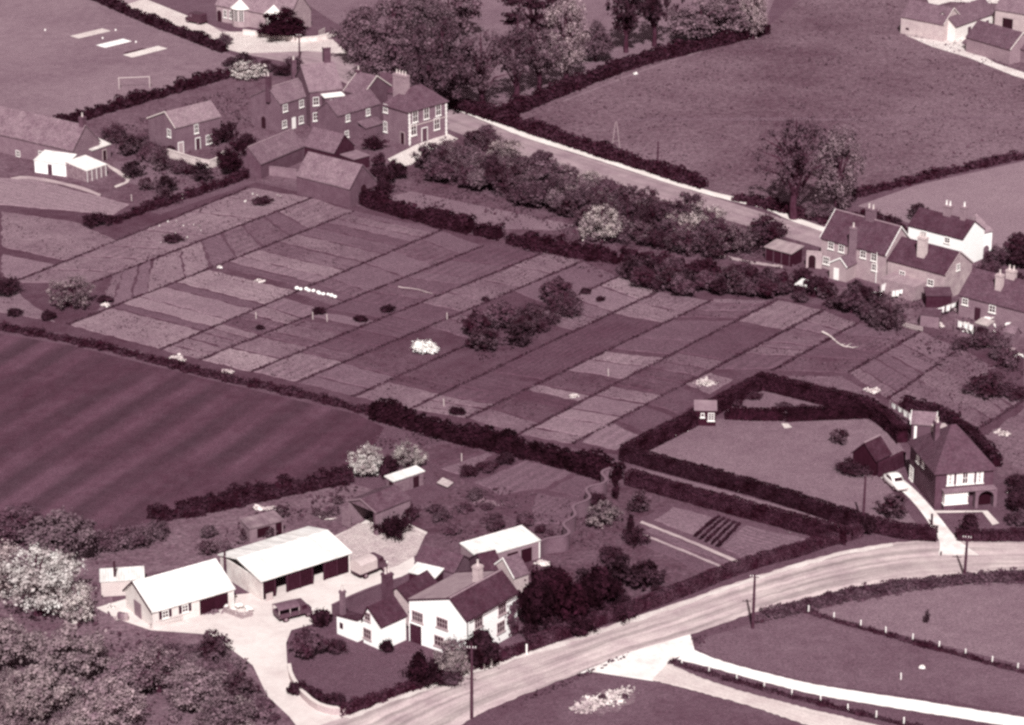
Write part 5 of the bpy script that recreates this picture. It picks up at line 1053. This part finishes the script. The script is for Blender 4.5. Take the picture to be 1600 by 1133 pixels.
def post(px, h, label, group, w=.12, name='marker_post', mat=None):
    p = P(*px); o = MB().add([(-w / 2, -w / 2, 0), (w / 2, -w / 2, 0), (w / 2, w / 2, 0), (-w / 2, w / 2, 0), (-w / 2, -w / 2, h), (w / 2, -w / 2, h), (w / 2, w / 2, h), (-w / 2, w / 2, h), (0, 0, h + w * .6)],
                              [(0, 3, 2, 1), (0, 1, 5, 4), (1, 2, 6, 5), (2, 3, 7, 6), (3, 0, 4, 7), (4, 5, 8), (5, 6, 8), (6, 7, 8), (7, 4, 8)]).build(name, mat or WHITE)
    o.location = (p.x, p.y, 0); o.rotation_euler = (random.uniform(-.04, .04), random.uniform(-.04, .04), random.uniform(0, 1)); return tag(o, label, 'post', group)
for q in [(378, 498), (475, 524), (574, 554), (672, 582), (770, 609), (872, 637), (971, 666), (1072, 690), (1170, 714)]: post(a8(*q), .85, 'short white post beside the white footpath', 'white posts along the footpath')
for q in [(830, 314), (921, 340), (1016, 366), (1106, 390), (1202, 416), (1296, 443), (1390, 470), (1485, 496), (1577, 521)]: post(a8(*q), .9, 'short white post in the young paddock hedge', 'white posts in the young hedge')
post(a7(1362, 500), 1.2, 'white marker post beside the dark trees on the roadside', None, .16); post(a7(1158, 572), 1.15, 'white marker post on the verge before the farmhouse facade', 'pair of verge posts', .16); post(a7(1193, 562), 1.15, 'white marker post on the verge before the farmhouse facade', 'pair of verge posts', .16)
post(a8(1160, 553), .8, 'lone white post in the middle of the lower paddock', None); post(a8(1303, 110), .5, 'tiny dark stump post at the mouth of the house drive', None, .14, mat=DARKW)
post(a6(543, 1000), 1.6, 'thin white post among the farm scrub trees', None, .12); post(z6(700, 690), 1.0, 'short white post at the end of the garage drive', None, .16); post(z6(1042, 985), 1.5, 'dark gate post at the brick house drive', None, .2, mat=DARKW)
for q, l in [((630, 580), 'leaning grey stake'), ]: pass
for q in [a1(648, 108), a1(897, 105), a1(1260, 690), a2(350, 700), a2(940, 692), a2(280, 690), a4(620, 240), a4(708, 515), a3(474, 970)]: post(q, 1.1, 'thin pale stake on the allotments', 'garden stakes', .09, 'garden_stake', plain(190))
# braced hedge gap post
p = P(*a5(850, 672)); r = empty('stile_post', (p.x, p.y, 0)); tag(r, 'pale braced post in the lane between clipped hedges', 'post')
MB().box(-.06, .06, -.06, .06, 0, 1.7).build('post', plain(170), r); MB().tube([(-1.1, 0, .05), (-.05, 0, 1.2)], [.05, .05], 6).build('brace', plain(150), r); MB().box(-.35, .35, -.09, -.06, 1.25, 1.35).build('rail', plain(150), r)

def wall_line(pts, h, t, mat, name, label, cat='wall', wavy=0, cope=None):
    w = smooth_pts(px_poly(pts), 2 if wavy else 1)
    if wavy:
        w = resample(w, 90); w2 = []
        for i, p in enumerate(w):
            d = (w[min(i + 1, 89)] - w[max(i - 1, 0)]).normalized(); w2.append(p + Vector((-d.y, d.x, 0)) * .5 * math.sin(i / 89 * 5 * 2 * math.pi))
        w = w2
    o = w[0].copy(); A_, B_ = [], []
    for i, p in enumerate(w):
        d = (w[min(i + 1, len(w) - 1)] - w[max(i - 1, 0)]).normalized(); n = Vector((-d.y, d.x, 0)) * t / 2; A_.append(p - o + n); B_.append(p - o - n)
    def strip(z0, z1, g, nm, m, par):
        mb = MB(); k = len(A_); V = []
        for a, b in zip(A_, B_):
            e = (a - b).normalized() * g; V += [(a.x + e.x, a.y + e.y, z0), (b.x - e.x, b.y - e.y, z0), (b.x - e.x, b.y - e.y, z1), (a.x + e.x, a.y + e.y, z1)]
        fs = [(0, 1, 2, 3), (4 * k - 1, 4 * k - 2, 4 * k - 3, 4 * k - 4)]
        for i in range(k - 1):
            for j in range(4): fs.append((i * 4 + j, (i + 1) * 4 + j, (i + 1) * 4 + (j + 1) % 4, i * 4 + (j + 1) % 4))
        mb.add(V, [tuple(reversed(f)) for f in fs]); return mb.build(nm, m, par)
    ob = strip(0, h, 0, name, mat, None); ob.location = (o.x, o.y, 0); strip(h, h + .1, .06, 'coping', cope or mat, ob); return tag(ob, label, cat)
wall_line([a4(1500, 590), a4(1430, 625), a4(1425, 680), a4(1350, 720), a4(1320, 790), a4(1262, 835), a4(1238, 900), a4(1230, 950), a4(1190, 968), a4(1150, 985), a4(1095, 1000)], 2.0, .25, wallmat(74), 'wavy_wall', 'tall winding brick garden wall beside the farm plots', wavy=1, cope=plain(92))
wall_line([(452, 1048), (455, 1065), (470, 1088), (492, 1108), (515, 1116), (540, 1117)], .8, .3, wallmat(150), 'drive_wall', 'low curved brick wall between lawn and drive', cope=plain(200))
wall_line([a7(430, 322), a7(560, 260), a7(680, 215), a7(760, 190)], 1.5, .25, wallmat(64), 'yard_wall', 'dark brick wall between the farmhouse wing and the yard')
wall_line([z1(930, 870), z1(1100, 925), z1(1180, 935), z1(1240, 880)], 1.4, .3, wallmat(168, True, 24), 'terrace_wall', 'pale terrace wall below the gabled brick house')
wall_line([z5(300, 520), z5(392, 528)], 2.6, .3, wallmat(140), 'gateway_wall', 'brick wall with dark arched gateway beside the cottages')
p = P(*z5(335, 522)); 
ar = [(.55 * math.cos(a), 1.55 + .55 * math.sin(a)) for a in [math.pi * i / 8 for i in range(9)]]
o = MB().prism([(x, -.24, z) for x, z in [(-.55, .02), (.55, .02)] + ar], (0, .06, 0)).build('arched_gate', plain(14)); o.location = (p.x, p.y, 0); o.rotation_euler = (0, 0, plan_angle(z5(300, 520), z5(392, 528))); tag(o, 'dark arched gate in the cottage wall', 'gate')
wall_line([z2(0, 190), z2(120, 205), z2(300, 235), z2(440, 225), z2(520, 190)], .9, .35, wallmat(200, True, 20), 'churchyard_wall', 'low pale curving wall around the schoolhouse yew')
wall_line([z2(300, 990), z2(200, 975), z2(140, 970)], 1.5, .3, wallmat(96), 'stable_wall', 'brick yard wall joining barn and stable')
# picket fences
def pickets(a, b, n, h, label, mat, name='picket_fence'):
    p, q = P(*a), P(*b); r = empty(name, (p.x, p.y, 0), math.atan2(q.y - p.y, q.x - p.x)); tag(r, label, 'fence'); L_ = (q - p).length
    base = None
    for i in range(n):
        x = L_ * i / (n - 1); hh = h * random.uniform(.9, 1.08)
        if base is None: base = MB().prism([(-.06, -.02, 0), (.06, -.02, 0), (.06, -.02, h - .1), (0, -.02, h), (-.06, -.02, h - .1)], (0, .04, 0)).build('picket', mat, r); o = base
        else: o = base.copy(); COL.objects.link(o)
        o.location = (x, 0, 0); o.rotation_euler = (0, random.uniform(-.05, .05), 0)
    for z in (.25, h - .3): MB().box(0, L_, .024, .06, z, z + .07).build('rail', mat, r)
    return r
pickets(z8(335, 862), z8(512, 818), 16, 1.0, 'pale picket fence before the office shed', plain(190, .9, .1, 26))
pickets(z8(745, 770), z8(840, 805), 12, .9, 'dark edged picket pen beside the office shed door', plain(140, .9, .1, 30)); pickets(z8(842, 806), z8(900, 790), 7, .9, 'short return of the picket pen beside the office shed', plain(140, .9, .1, 30))
pickets(z2(420, 205), z2(450, 190), 5, 1.4, 'white field gate pickets beside the schoolhouse yew', plain(190))
# stack of white sacks in the pen
p = P(*z8(815, 765))
for i in range(11):
    o = MB(); s = random.uniform(.34, .5); n = 7
    o.tube([(-s, 0, .16), (-s * .6, 0, .2), (0, 0, .22), (s * .6, 0, .2), (s, 0, .16)], [.1, .2, .23, .2, .1], n); ob = o.build('sack', plain(226, .9, .1, 12), None, True)
    ob.location = (p.x + random.uniform(-1.3, 1.5), p.y + random.uniform(-1.1, 1.1), random.choice([0, 0, .28])); ob.rotation_euler = (0, 0, random.uniform(0, 3)); tag(ob, 'plump white sack in the picket pen by the office shed', 'sack', 'white sacks in the pen')

# ------------------------------------------------------------------ vehicles
def wheel(root, x, y, r=.4, w=.22):
    t = MB().tube([(x, y - w / 2, r), (x, y - w / 2 + .04, r), (x, y + w / 2 - .04, r), (x, y + w / 2, r)], [r * .9, r, r, r * .9], 14).build('wheel', RUBBER, root)
    sgn = 1 if y > 0 else -1
    MB().tube([(x, y + sgn * w / 2, r), (x, y + sgn * (w / 2 + .03), r)], [r * .55, r * .5], 12).build('hub', plain(120, .5, .4), t)
def lorry(a, b, label, canvas, cab, opened, L_=4.9, W_=2.0):
    p, q = P(*a), P(*b); d = (q - p); r = empty('lorry', (p.x, p.y, 0), math.atan2(d.y, d.x)); tag(r, label, 'lorry'); h = W_ / 2; bl = L_ * .62
    MB().box(-.1, L_, -h * .7, h * .7, .5, .72).build('chassis', IRON, r)
    MB().box(-.2, bl, -h, h, .74, .86).build('load_bed', plain(60), r)
    arc = [(-h, .87), (h, .87), (h, 1.95), (h * .8, 2.2), (h * .35, 2.33), (-h * .35, 2.33), (-h * .8, 2.2), (-h, 1.95)]
    if not opened: MB().prism([(-.2, y, z) for y, z in arc], (bl + .15, 0, 0)).build('canvas_body', canvas, r)
    else:
        top = arc[2:]; mb = MB()
        for (y0, z0), (y1, z1) in zip(top, top[1:]): mb.slab([(-.25, y0, z0), (bl, y0, z0), (bl, y1, z1), (-.25, y1, z1)], .05) if True else 0
        mb.build('canvas_tilt', canvas, r)
        for x in (-.15, bl * .5, bl - .1):
            for y in (-h + .05, h - .05): MB().box(x - .05, x + .05, y - .05, y + .05, .86, 1.95).build('hoop', plain(150), r)
        for y in (-h, h - .06): MB().box(-.2, bl, y, y + .06, .865, 1.35).build('side_board', cab, r)
        MB().box(-.2, -.14, -h + .065, h - .065, .865, 1.3).build('tail_board', cab, r)
    x0 = bl + .05
    MB().prism([(x0, -h * .92, .73), (x0 + 1.15, -h * .92, .73), (x0 + 1.15, -h * .92, 1.35), (x0 + .85, -h * .92, 2.05), (x0, -h * .92, 2.1)], (0, W_ * .92, 0)).build('cab', cab, r)
    MB().add([(x0 + 1.14, -h * .8, 1.42), (x0 + 1.14, h * .8, 1.42), (x0 + .9, h * .8, 1.98), (x0 + .9, -h * .8, 1.98)], [(0, 1, 2, 3)]).build('windscreen', glass(), r)
    for s in (-1, 1): MB().box(x0 + .2, x0 + .85, s * h * .925 - .01, s * h * .925 + .01, 1.35, 1.9).build('side_window', glass(), r)
    MB().prism([(x0 + 1.16, -h * .55, .72), (L_ + .15, -h * .55, .72), (L_ + .15, -h * .55, 1.15), (x0 + 1.16, -h * .55, 1.34)], (0, W_ * .55, 0)).build('bonnet', cab, r)
    for s in (-1, 1):
        MB().tube([(L_ + .05, s * h * .72, 1.0), (L_ + .2, s * h * .72, 1.0)], [.1, .14], 8).build('headlight', plain(220, .3, .5), r)
        MB().prism([(L_ - .85, s * h * .8 - .15, .6), (L_ + .15, s * h * .8 - .15, .6), (L_ - .05, s * h * .8 - .15, .95), (L_ - .6, s * h * .8 - .15, .95)], (0, .3, 0)).build('mudguard', cab, r)
        wheel(r, L_ - .4, s * h * .82); wheel(r, .7, s * h * .82)
    return r
lorry(z7(172, 668), z7(252, 636), 'lorry with pale box canvas body parked in the yard', plain(176, .9, .1, 12), plain(58, .5, .4), False, 4.0, 1.85)
lorry(z8(1040, 815), z8(1190, 780), 'dark lorry with open canvas canopy parked on the drive', plain(84, .9, .1, 14), plain(60, .5, .4), True, 3.9, 1.85).scale = (1, 1, .86)
def loft(secs, name, mat, par):
    mb = MB(); n = len(secs[0]); V = [q for s in secs for q in s]
    fs = [(i * n + j, i * n + (j + 1) % n, (i + 1) * n + (j + 1) % n, (i + 1) * n + j) for i in range(len(secs) - 1) for j in range(n)]
    fs += [tuple(reversed(range(n))), tuple(range(len(V) - n, len(V)))]; mb.add(V, [tuple(reversed(f)) for f in fs]); return mb.build(name, mat, par, True)
def saloon(a, b, label, paint):
    p, q = P(*a), P(*b); d = q - p; r = empty('saloon_car', (p.x, p.y, 0), math.atan2(d.y, d.x)); tag(r, label, 'car')
    def sec(x, w, zb, zt, k=.82):
        return [(x, -w * .9, zb), (x, -w, zb + (zt - zb) * .35), (x, -w * .97, zb + (zt - zb) * .7), (x, -w * k, zt - .02), (x, -w * .4, zt), (x, w * .4, zt), (x, w * k, zt - .02), (x, w * .97, zb + (zt - zb) * .7), (x, w, zb + (zt - zb) * .35), (x, w * .9, zb)]
    loft([sec(-1.95, .5, .42, .7), sec(-1.8, .68, .3, .85), sec(-1.2, .76, .25, .97), sec(-.5, .78, .24, 1.0), (sec(.5, .78, .24, 1.0)), sec(1.2, .74, .25, .98), sec(1.75, .64, .3, .9), sec(1.92, .5, .4, .74)], 'body', paint, r)
    def cab_(x, w, zt): return [(x, -w, .96), (x, -w * .98, .96 + (zt - .96) * .5), (x, -w * .82, zt - .05), (x, -w * .4, zt), (x, w * .4, zt), (x, w * .82, zt - .05), (x, w * .98, .96 + (zt - .96) * .5), (x, w, .96)]
    loft([cab_(-1.35, .6, .99), cab_(-.95, .68, 1.36), cab_(-.4, .71, 1.5), cab_(.15, .7, 1.48), cab_(.5, .66, 1.34), cab_(.82, .6, .99)], 'roof', paint, r)
    MB().add([(.88, -.5, 1.02), (.88, .5, 1.02), (.6, .46, 1.33), (.6, -.46, 1.33)], [(0, 1, 2, 3)]).build('windscreen', glass(), r)
    MB().add([(-1.38, -.42, 1.06), (-1.38, .42, 1.06), (-1.08, .38, 1.33), (-1.08, -.38, 1.33)], [(3, 2, 1, 0)]).build('rear_window', glass(), r)
    for s in (-1, 1):
        MB().add([(-.85, s * .725, 1.03), (.5, s * .715, 1.03), (.28, s * .7, 1.33), (-.65, s * .715, 1.34)], [(0, 1, 2, 3)]).build('side_window', glass(), r)
        MB().tube([(1.8, s * .48, .76), (1.93, s * .48, .76)], [.12, .1], 8).build('headlight', plain(230, .2, .5), r)
        wheel(r, 1.2, s * .66, .31, .18); wheel(r, -1.15, s * .66, .31, .18)
    MB().box(1.95, 2.02, -.66, .66, .38, .48).build('bumper', plain(150, .3, .6), r); MB().box(-2.04, -1.97, -.66, .66, .38, .48).build('bumper', plain(150, .3, .6), r)
    return r
saloon(z6(825, 755), z6(870, 795), 'white rounded saloon car parked on the concrete drive', plain(236, .35, .5, 6)).scale = (1.12, 1.12, 1.12)
p, q = P(*z1(1085, 128)), P(*z1(1150, 140)); r = empty('van', (p.x, p.y, 0), plan_angle(z1(1145, 128), z1(1010, 100))); tag(r, 'dark van parked on the lane beside the schoolhouse', 'van')
MB().prism([(-2.1, -.95, .45), (1.2, -.95, .45), (1.2, -.95, 1.5), (1.0, -.95, 2.15), (-1.9, -.95, 2.2), (-2.1, -.95, 2.0)], (0, 1.9, 0)).build('body', plain(42, .5, .4), r)
MB().prism([(1.21, -.8, .45), (2.2, -.8, .45), (2.2, -.8, 1.05), (1.21, -.8, 1.3)], (0, 1.6, 0)).build('bonnet', plain(42, .5, .4), r)
MB().add([(1.215, -.75, 1.45), (1.215, .75, 1.45), (1.04, .75, 2.05), (1.04, -.75, 2.05)], [(0, 1, 2, 3)]).build('windscreen', glass(), r)
for s in (-1, 1):
    MB().box(.2, .9, s * .955 - .01, s * .955 + .01, 1.4, 1.95).build('side_window', plain(90, .2, .5), r); wheel(r, 1.5, s * .8, .36); wheel(r, -1.3, s * .8, .36)

# ------------------------------------------------------------------ washing, odds and ends
def washing(a, b, label, n, hz=1.75, seed=1):
    rnd = random.Random(seed); p, q = P(*a, hz), P(*b, hz); r = empty('washing_line', (p.x, p.y, 0), math.atan2(q.y - p.y, q.x - p.x)); tag(r, label, 'washing line'); L_ = math.hypot(q.x - p.x, q.y - p.y)
    for x in (-.4, L_ + .4): MB().tube([(x, 0, 0), (x, 0, hz + .25)], [.06, .05], 6).build('prop', plain(110), r)
    MB().tube([(-.4, 0, hz + .15), (L_ / 2, 0, hz), (L_ + .4, 0, hz + .15)], [.02, .02, .02], 4).build('rope', plain(150), r)
    x = .05
    for i in range(n):
        w = L_ / n * rnd.uniform(.7, .98); h = rnd.uniform(.6, 1.15); V, Fc = [], []; m = 6
        for j in range(m + 1):
            for k in range(5):
                V.append((x + w * j / m + .03 * k * math.sin(j), .08 * math.sin(j * 1.7 + i) * k / 4 + .05 * k / 4, hz - h * k / 4 * (1 + .1 * math.sin(j * 2.3 + i))))
        for j in range(m):
            for k in range(4): Fc.append((j * 5 + k, j * 5 + k + 1, (j + 1) * 5 + k + 1, (j + 1) * 5 + k))
        MB().add(V, Fc).build('laundry', plain(246, .9, .1, 6), r, True); x += L_ / n
    return r
washing(z5(745, 625), z5(832, 582), 'white laundry on a line beside the stone cottage wall', 4, seed=2); washing(z5(808, 660), z5(872, 650), 'short line of white laundry under the first one', 3, 1.5, 3)
washing(z5(1008, 785), z5(1185, 728), 'long line of white laundry beside the low cottages', 6, 1.7, 5); washing((1393, 629), (1428, 650), 'white sheets on a line behind the brick house hedge', 4, 1.7, 7)
def branch(pts, r0, label, mat):
    w = px_poly(pts); o = w[0].copy(); mb = MB(); w = [p - o + Vector((0, 0, .12 + random.uniform(0, .15))) for p in smooth_pts(w, 1)]
    mb.tube(w, [r0 * (1 - .8 * i / len(w)) for i in range(len(w))], 6)
    for i in range(2, len(w) - 1, 2): mb.tube([w[i], w[i] + Vector((random.uniform(-1, 1), random.uniform(-1, 1), .3)) * .9], [r0 * .45, r0 * .1], 5)
    ob = mb.build('fallen_branch', mat); ob.location = (o.x, o.y, 0); return tag(ob, label, 'branch')
branch([z5(395, 910), z5(440, 930), z5(480, 965), z5(510, 990), z5(545, 995), z5(580, 1000)], .16, 'pale bleached fallen branch lying across an allotment plot', plain(190, .9, .1, 20))
branch([z4(5, 140), z4(40, 122), z4(80, 115)], .2, 'pale broken branch below the drooping tree', plain(226)); branch([z6(1485, 800), z6(1520, 785), z6(1550, 765)], .1, 'white stick leaning beside the brick house', plain(226))
branch([a2(700, 640 - 105), a2(780, 545), a2(870, 570)], .08, 'pale pole lying across an allotment plot', plain(170)); branch([z8(1275, 245), z8(1310, 262), z8(1350, 262)], .14, 'pale timber lying outside the cart shed', plain(205))
for i in range(11):                           # row of white cloches
    t = i / 10; p = P(*a2(205 + 190 * t, 540 + 42 * t)); n = 6; mb = MB(); s = random.uniform(.26, .38)
    mb.tube([(0, 0, 0), (0, 0, s * .6), (0, 0, s * .95), (0, 0, s * 1.1)], [s, s * .95, s * .6, s * .12], 10); ob = mb.build('garden_cloche', plain(244, .5, .3, 8), None, True); ob.location = (p.x + random.uniform(-.2, .2), p.y + random.uniform(-.3, .3), .06)
    tag(ob, 'small white cloche in a row on the allotments', 'cloche', 'row of white cloches')
def heap(px, wpx, hm, v, label, name='debris', cat='debris', seed=0):
    """low ragged spill of small lumps, too many to count"""
    p = P(*px); s, _ = ppm(*px); R = wpx / s / 2; rng = np.random.default_rng(seed + int(px[0])); n = int(60 + 90 * R)
    lob = [(rng.uniform(-.5, .5) * R, rng.uniform(-.35, .35) * R) for _ in range(4)]; C = []
    for _ in range(n):
        lx, ly = lob[rng.integers(4)]; x, y = lx + rng.normal() * R * .26, ly + rng.normal() * R * .24
        C.append((x, y, max(.1, hm * .7 * math.exp(-(x * x + y * y) / (R * R * .5)) * rng.uniform(.4, 1))))
    C = np.array(C); V = leaf_quads(C, rng.normal(size=C.shape) * .55 + np.array([0, -.2, .8]), .34, rng); V[:, :, 2] = np.maximum(V[:, :, 2], .08)
    ob = link(name, quads(name, V, plain(v, .9, .1, 34, .8))); ob.location = (p.x, p.y, 0); return tag(ob, label, cat, kind='stuff')
heap(a3(940, 1005), 46, .5, 176, 'pale heap of soil beside the clipped hedge'); heap(a1(1120, 950), 30, .5, 160, 'pale heap on the allotment edge by the low hedge'); heap(a1(870, 888), 36, .4, 178, 'pale rubbish heap at the allotment corner')
heap(a1(1275, 505), 16, .5, 190, 'small pale heap beside the allotment cross path'); heap(a1(520, 625), 14, .6, 196, 'small white heap under the pale twiggy tree'); heap(a1(1082, 437), 9, .5, 214, 'tiny white heap at an allotment path crossing')
heap(z5(1268, 905), 22, .7, 232, 'white heap below the low cottages'); heap(z5(1545, 1045), 20, .6, 236, 'white heap beside the cottage path'); heap(a8(1235, 512), 10, .4, 240, 'small white object on the lower paddock grass'); heap(z3(820, 412), 9, .4, 230, 'white stone on the pasture path')
heap(a4(1260, 195), 22, .35, 190, 'pale pile on an allotment path crossing'); heap(z6(690, 195), 26, .4, 180, 'pale soil heap behind the clipped hedge end'); heap(z6(1470, 445), 30, .4, 168, 'pale bare soil heap in the gardens behind the house'); heap(a5(300, 715), 10, .8, 120, 'dim heap by the lane')
heap(z7(1030, 600), 26, .5, 190, 'pale rubble heap beside the wavy wall end'); heap(z7(770, 320), 44, .5, 86, 'weedy mound on the rough farm ground')
# crumpled pale sheets beside the low cottages
for i, (x, y, w, h) in enumerate([(1400, 800, 110, 90), (1450, 780, 120, 60), (1510, 830, 80, 90), (1380, 860, 70, 50)]):
    p = P(*z5(x, y + h / 2)); s, sv = ppm(*z5(x, y)); ww = w / 3.776 / s; V, Fc = [], []; n = 6; rnd = random.Random(i)
    for a in range(n + 1):
        for b in range(n + 1): V.append((ww * (a / n - .5), ww * .8 * (b / n - .5), 1.5 - .22 * abs(a - n / 2) - .12 * abs(b - n / 2) + rnd.uniform(-.12, .12)))
    for a in range(n):
        for b in range(n): Fc.append((a * (n + 1) + b, (a + 1) * (n + 1) + b, (a + 1) * (n + 1) + b + 1, a * (n + 1) + b + 1))
    ob = MB().add(V, Fc).build('canvas_cover', plain(225, .9, .1, 25)); ob.location = (p.x, p.y, 0); tag(ob, 'pale crumpled cover over goods beside the low cottages', 'cover', 'pale covers by the low cottages')
    md = ob.modifiers.new('thickness', 'SOLIDIFY'); md.thickness = .06
    crate = MB().box(-ww * .4, ww * .4, -ww * .32, ww * .32, 0, .75).build('goods_crate', TIMBER, ob)
# goal frame in the cricket field
p = P(*z1(750, 490)); r = empty('goal_frame', (p.x, p.y, 0), .15); tag(r, 'thin white timber goal frame on the cricket field', 'goal')
for x in (-3, 2.6): MB().box(x - .05, x + .05, -.05, .05, 0, 2.1).build('upright', plain(190), r); MB().tube([(x, .05, 2.0), (x + .6, 1.6, 0)], [.04, .04], 6).build('stay', plain(180), r)
MB().box(-3.1, 2.7, -.05, .05, 2.104, 2.2).build('crossbar', plain(190), r)
for q in [z1(640, 170), z1(568, 215), z1(752, 236), z1(250, 170), z1(1198, 240)]:
    p = P(*q); mb = MB(); mb.tube([(0, 0, 0), (0, 0, .12), (0, 0, .3), (0, 0, .36)], [.16, .18, .14, .03], 8); o = mb.build('boundary_marker', WHITE); o.location = (p.x, p.y, 0); tag(o, 'small white marker on the cricket field', 'marker', 'white cricket field markers')
# crop rows in the vegetable garden
for i in range(5):
    t = i / 4; hedge([a5(600 + 150 * t * .75, 890 + 50 * t), a5(650 + 150 * t * .75, 842 + 46 * t), a5(708 + 150 * t * .7, 798 + 36 * t)], .24, .22, 34, 'dark row of vegetables in the roadside garden', 'vegetable_row', jag=.2, leaf=.16, dens=1.6)['group'] = 'dark vegetable rows'
for o in list(COL.objects):
    if o.name.startswith('vegetable_row'): o['category'] = 'vegetables'

# scraps, planks and barrels
heap(a8(60, 650), 70, .5, 160, 'pale broken earth spilling below the junction rubble'); heap(a8(150, 608), 60, .5, 176, 'pale broken stones at the road side of the rubble'); heap(a8(110, 632), 84, .5, 186, 'white broken rubble strewn over the pale patch below the junction'); heap(a8(95, 625), 24, .8, 40, 'dark weedy pile on the pale rubble patch'); heap(a8(170, 618), 18, .5, 50, 'small dark pile beside the weedy rubble pile')
for i, (x, y, w) in enumerate([(1380, 905, 20), (1560, 880, 24), (1440, 960, 18), (1240, 860, 14), (1190, 780, 16), (1090, 870, 14), (1300, 960, 22), (1500, 1010, 16)]):
    heap(z5(x, y), w, .6, [210, 120, 180][i % 3], ['pale scrap heap among the cottage back yards', 'dull scrap heap among the cottage back yards', 'grey scrap heap among the cottage back yards'][i % 3]).__setitem__('group', 'scrap heaps in the cottage yards ' + 'abc'[i % 3])
for i, (x, y, w) in enumerate([(175, 800, 24), (690, 770, 18), (1010, 200, 26), (930, 196, 16), (1205, 320, 12), (120, 740, 12)]):
    heap(z8(x, y), w, .5, [150, 90, 170, 200, 190, 215][i], ['junk pile at the office shed gable end', 'dark spill of planks at the shed doorway', 'pale scrap behind the tool shed', 'small pale scrap by the field hedge', 'pale lump at the barn roof end', 'white scraps under the blossom tree'][i])
for i in range(4):
    p = P(*z8(640 + 34 * i, 772 - 6 * i)); o = MB().box(-1.1, 1.1, -.1, .1, .04, .1).build('plank', plain(80 + 14 * i, .9, .1, 12)); o.location = (p.x, p.y, .0); o.rotation_euler = (0, 0, .4 + i * .35); tag(o, 'loose plank lying before the office shed doorway', 'plank', 'planks before the doorway')
for i in range(3):
    p = P(*z8(168 + 17 * i, 806 + 3 * i)); o = MB().tube([(0, 0, 0), (0, 0, .3), (0, 0, .6), (0, 0, .85)], [.26, .3, .3, .26], 12).build('barrel', plain(90 + 30 * i, .7, .2, 14)); o.location = (p.x, p.y, 0); tag(o, 'small barrel beside the office shed gable', 'barrel', 'barrels by the office shed')
tussocks('verge_grass', [[P(*q) for q in pl] for pl in ([(780, 1104), (900, 1058), (985, 1021), (975, 1030), (880, 1075), (800, 1112)], [(1080, 1000), (1160, 968), (1255, 944), (1250, 956), (1160, 985), (1095, 1012)])], 14, .3, 64, 'ragged verge grass along the main road', 'grass', .3, 26, 21)

washing(z5(1195, 835), z5(1290, 862), 'short line of white laundry behind the brick hut', 3, 1.7, 11); washing(z5(690, 668), z5(752, 660), 'two pale cloths on a line under the cottage trees', 2, 1.5, 12)
pickets(z5(870, 872), z5(985, 902), 12, .9, 'pale low picket fence below the washing line gardens', plain(170, .9, .1, 26)); pickets(z5(1260, 965), z5(1420, 1000), 14, .9, 'pale low picket fence below the goods covers', plain(160, .9, .1, 26))
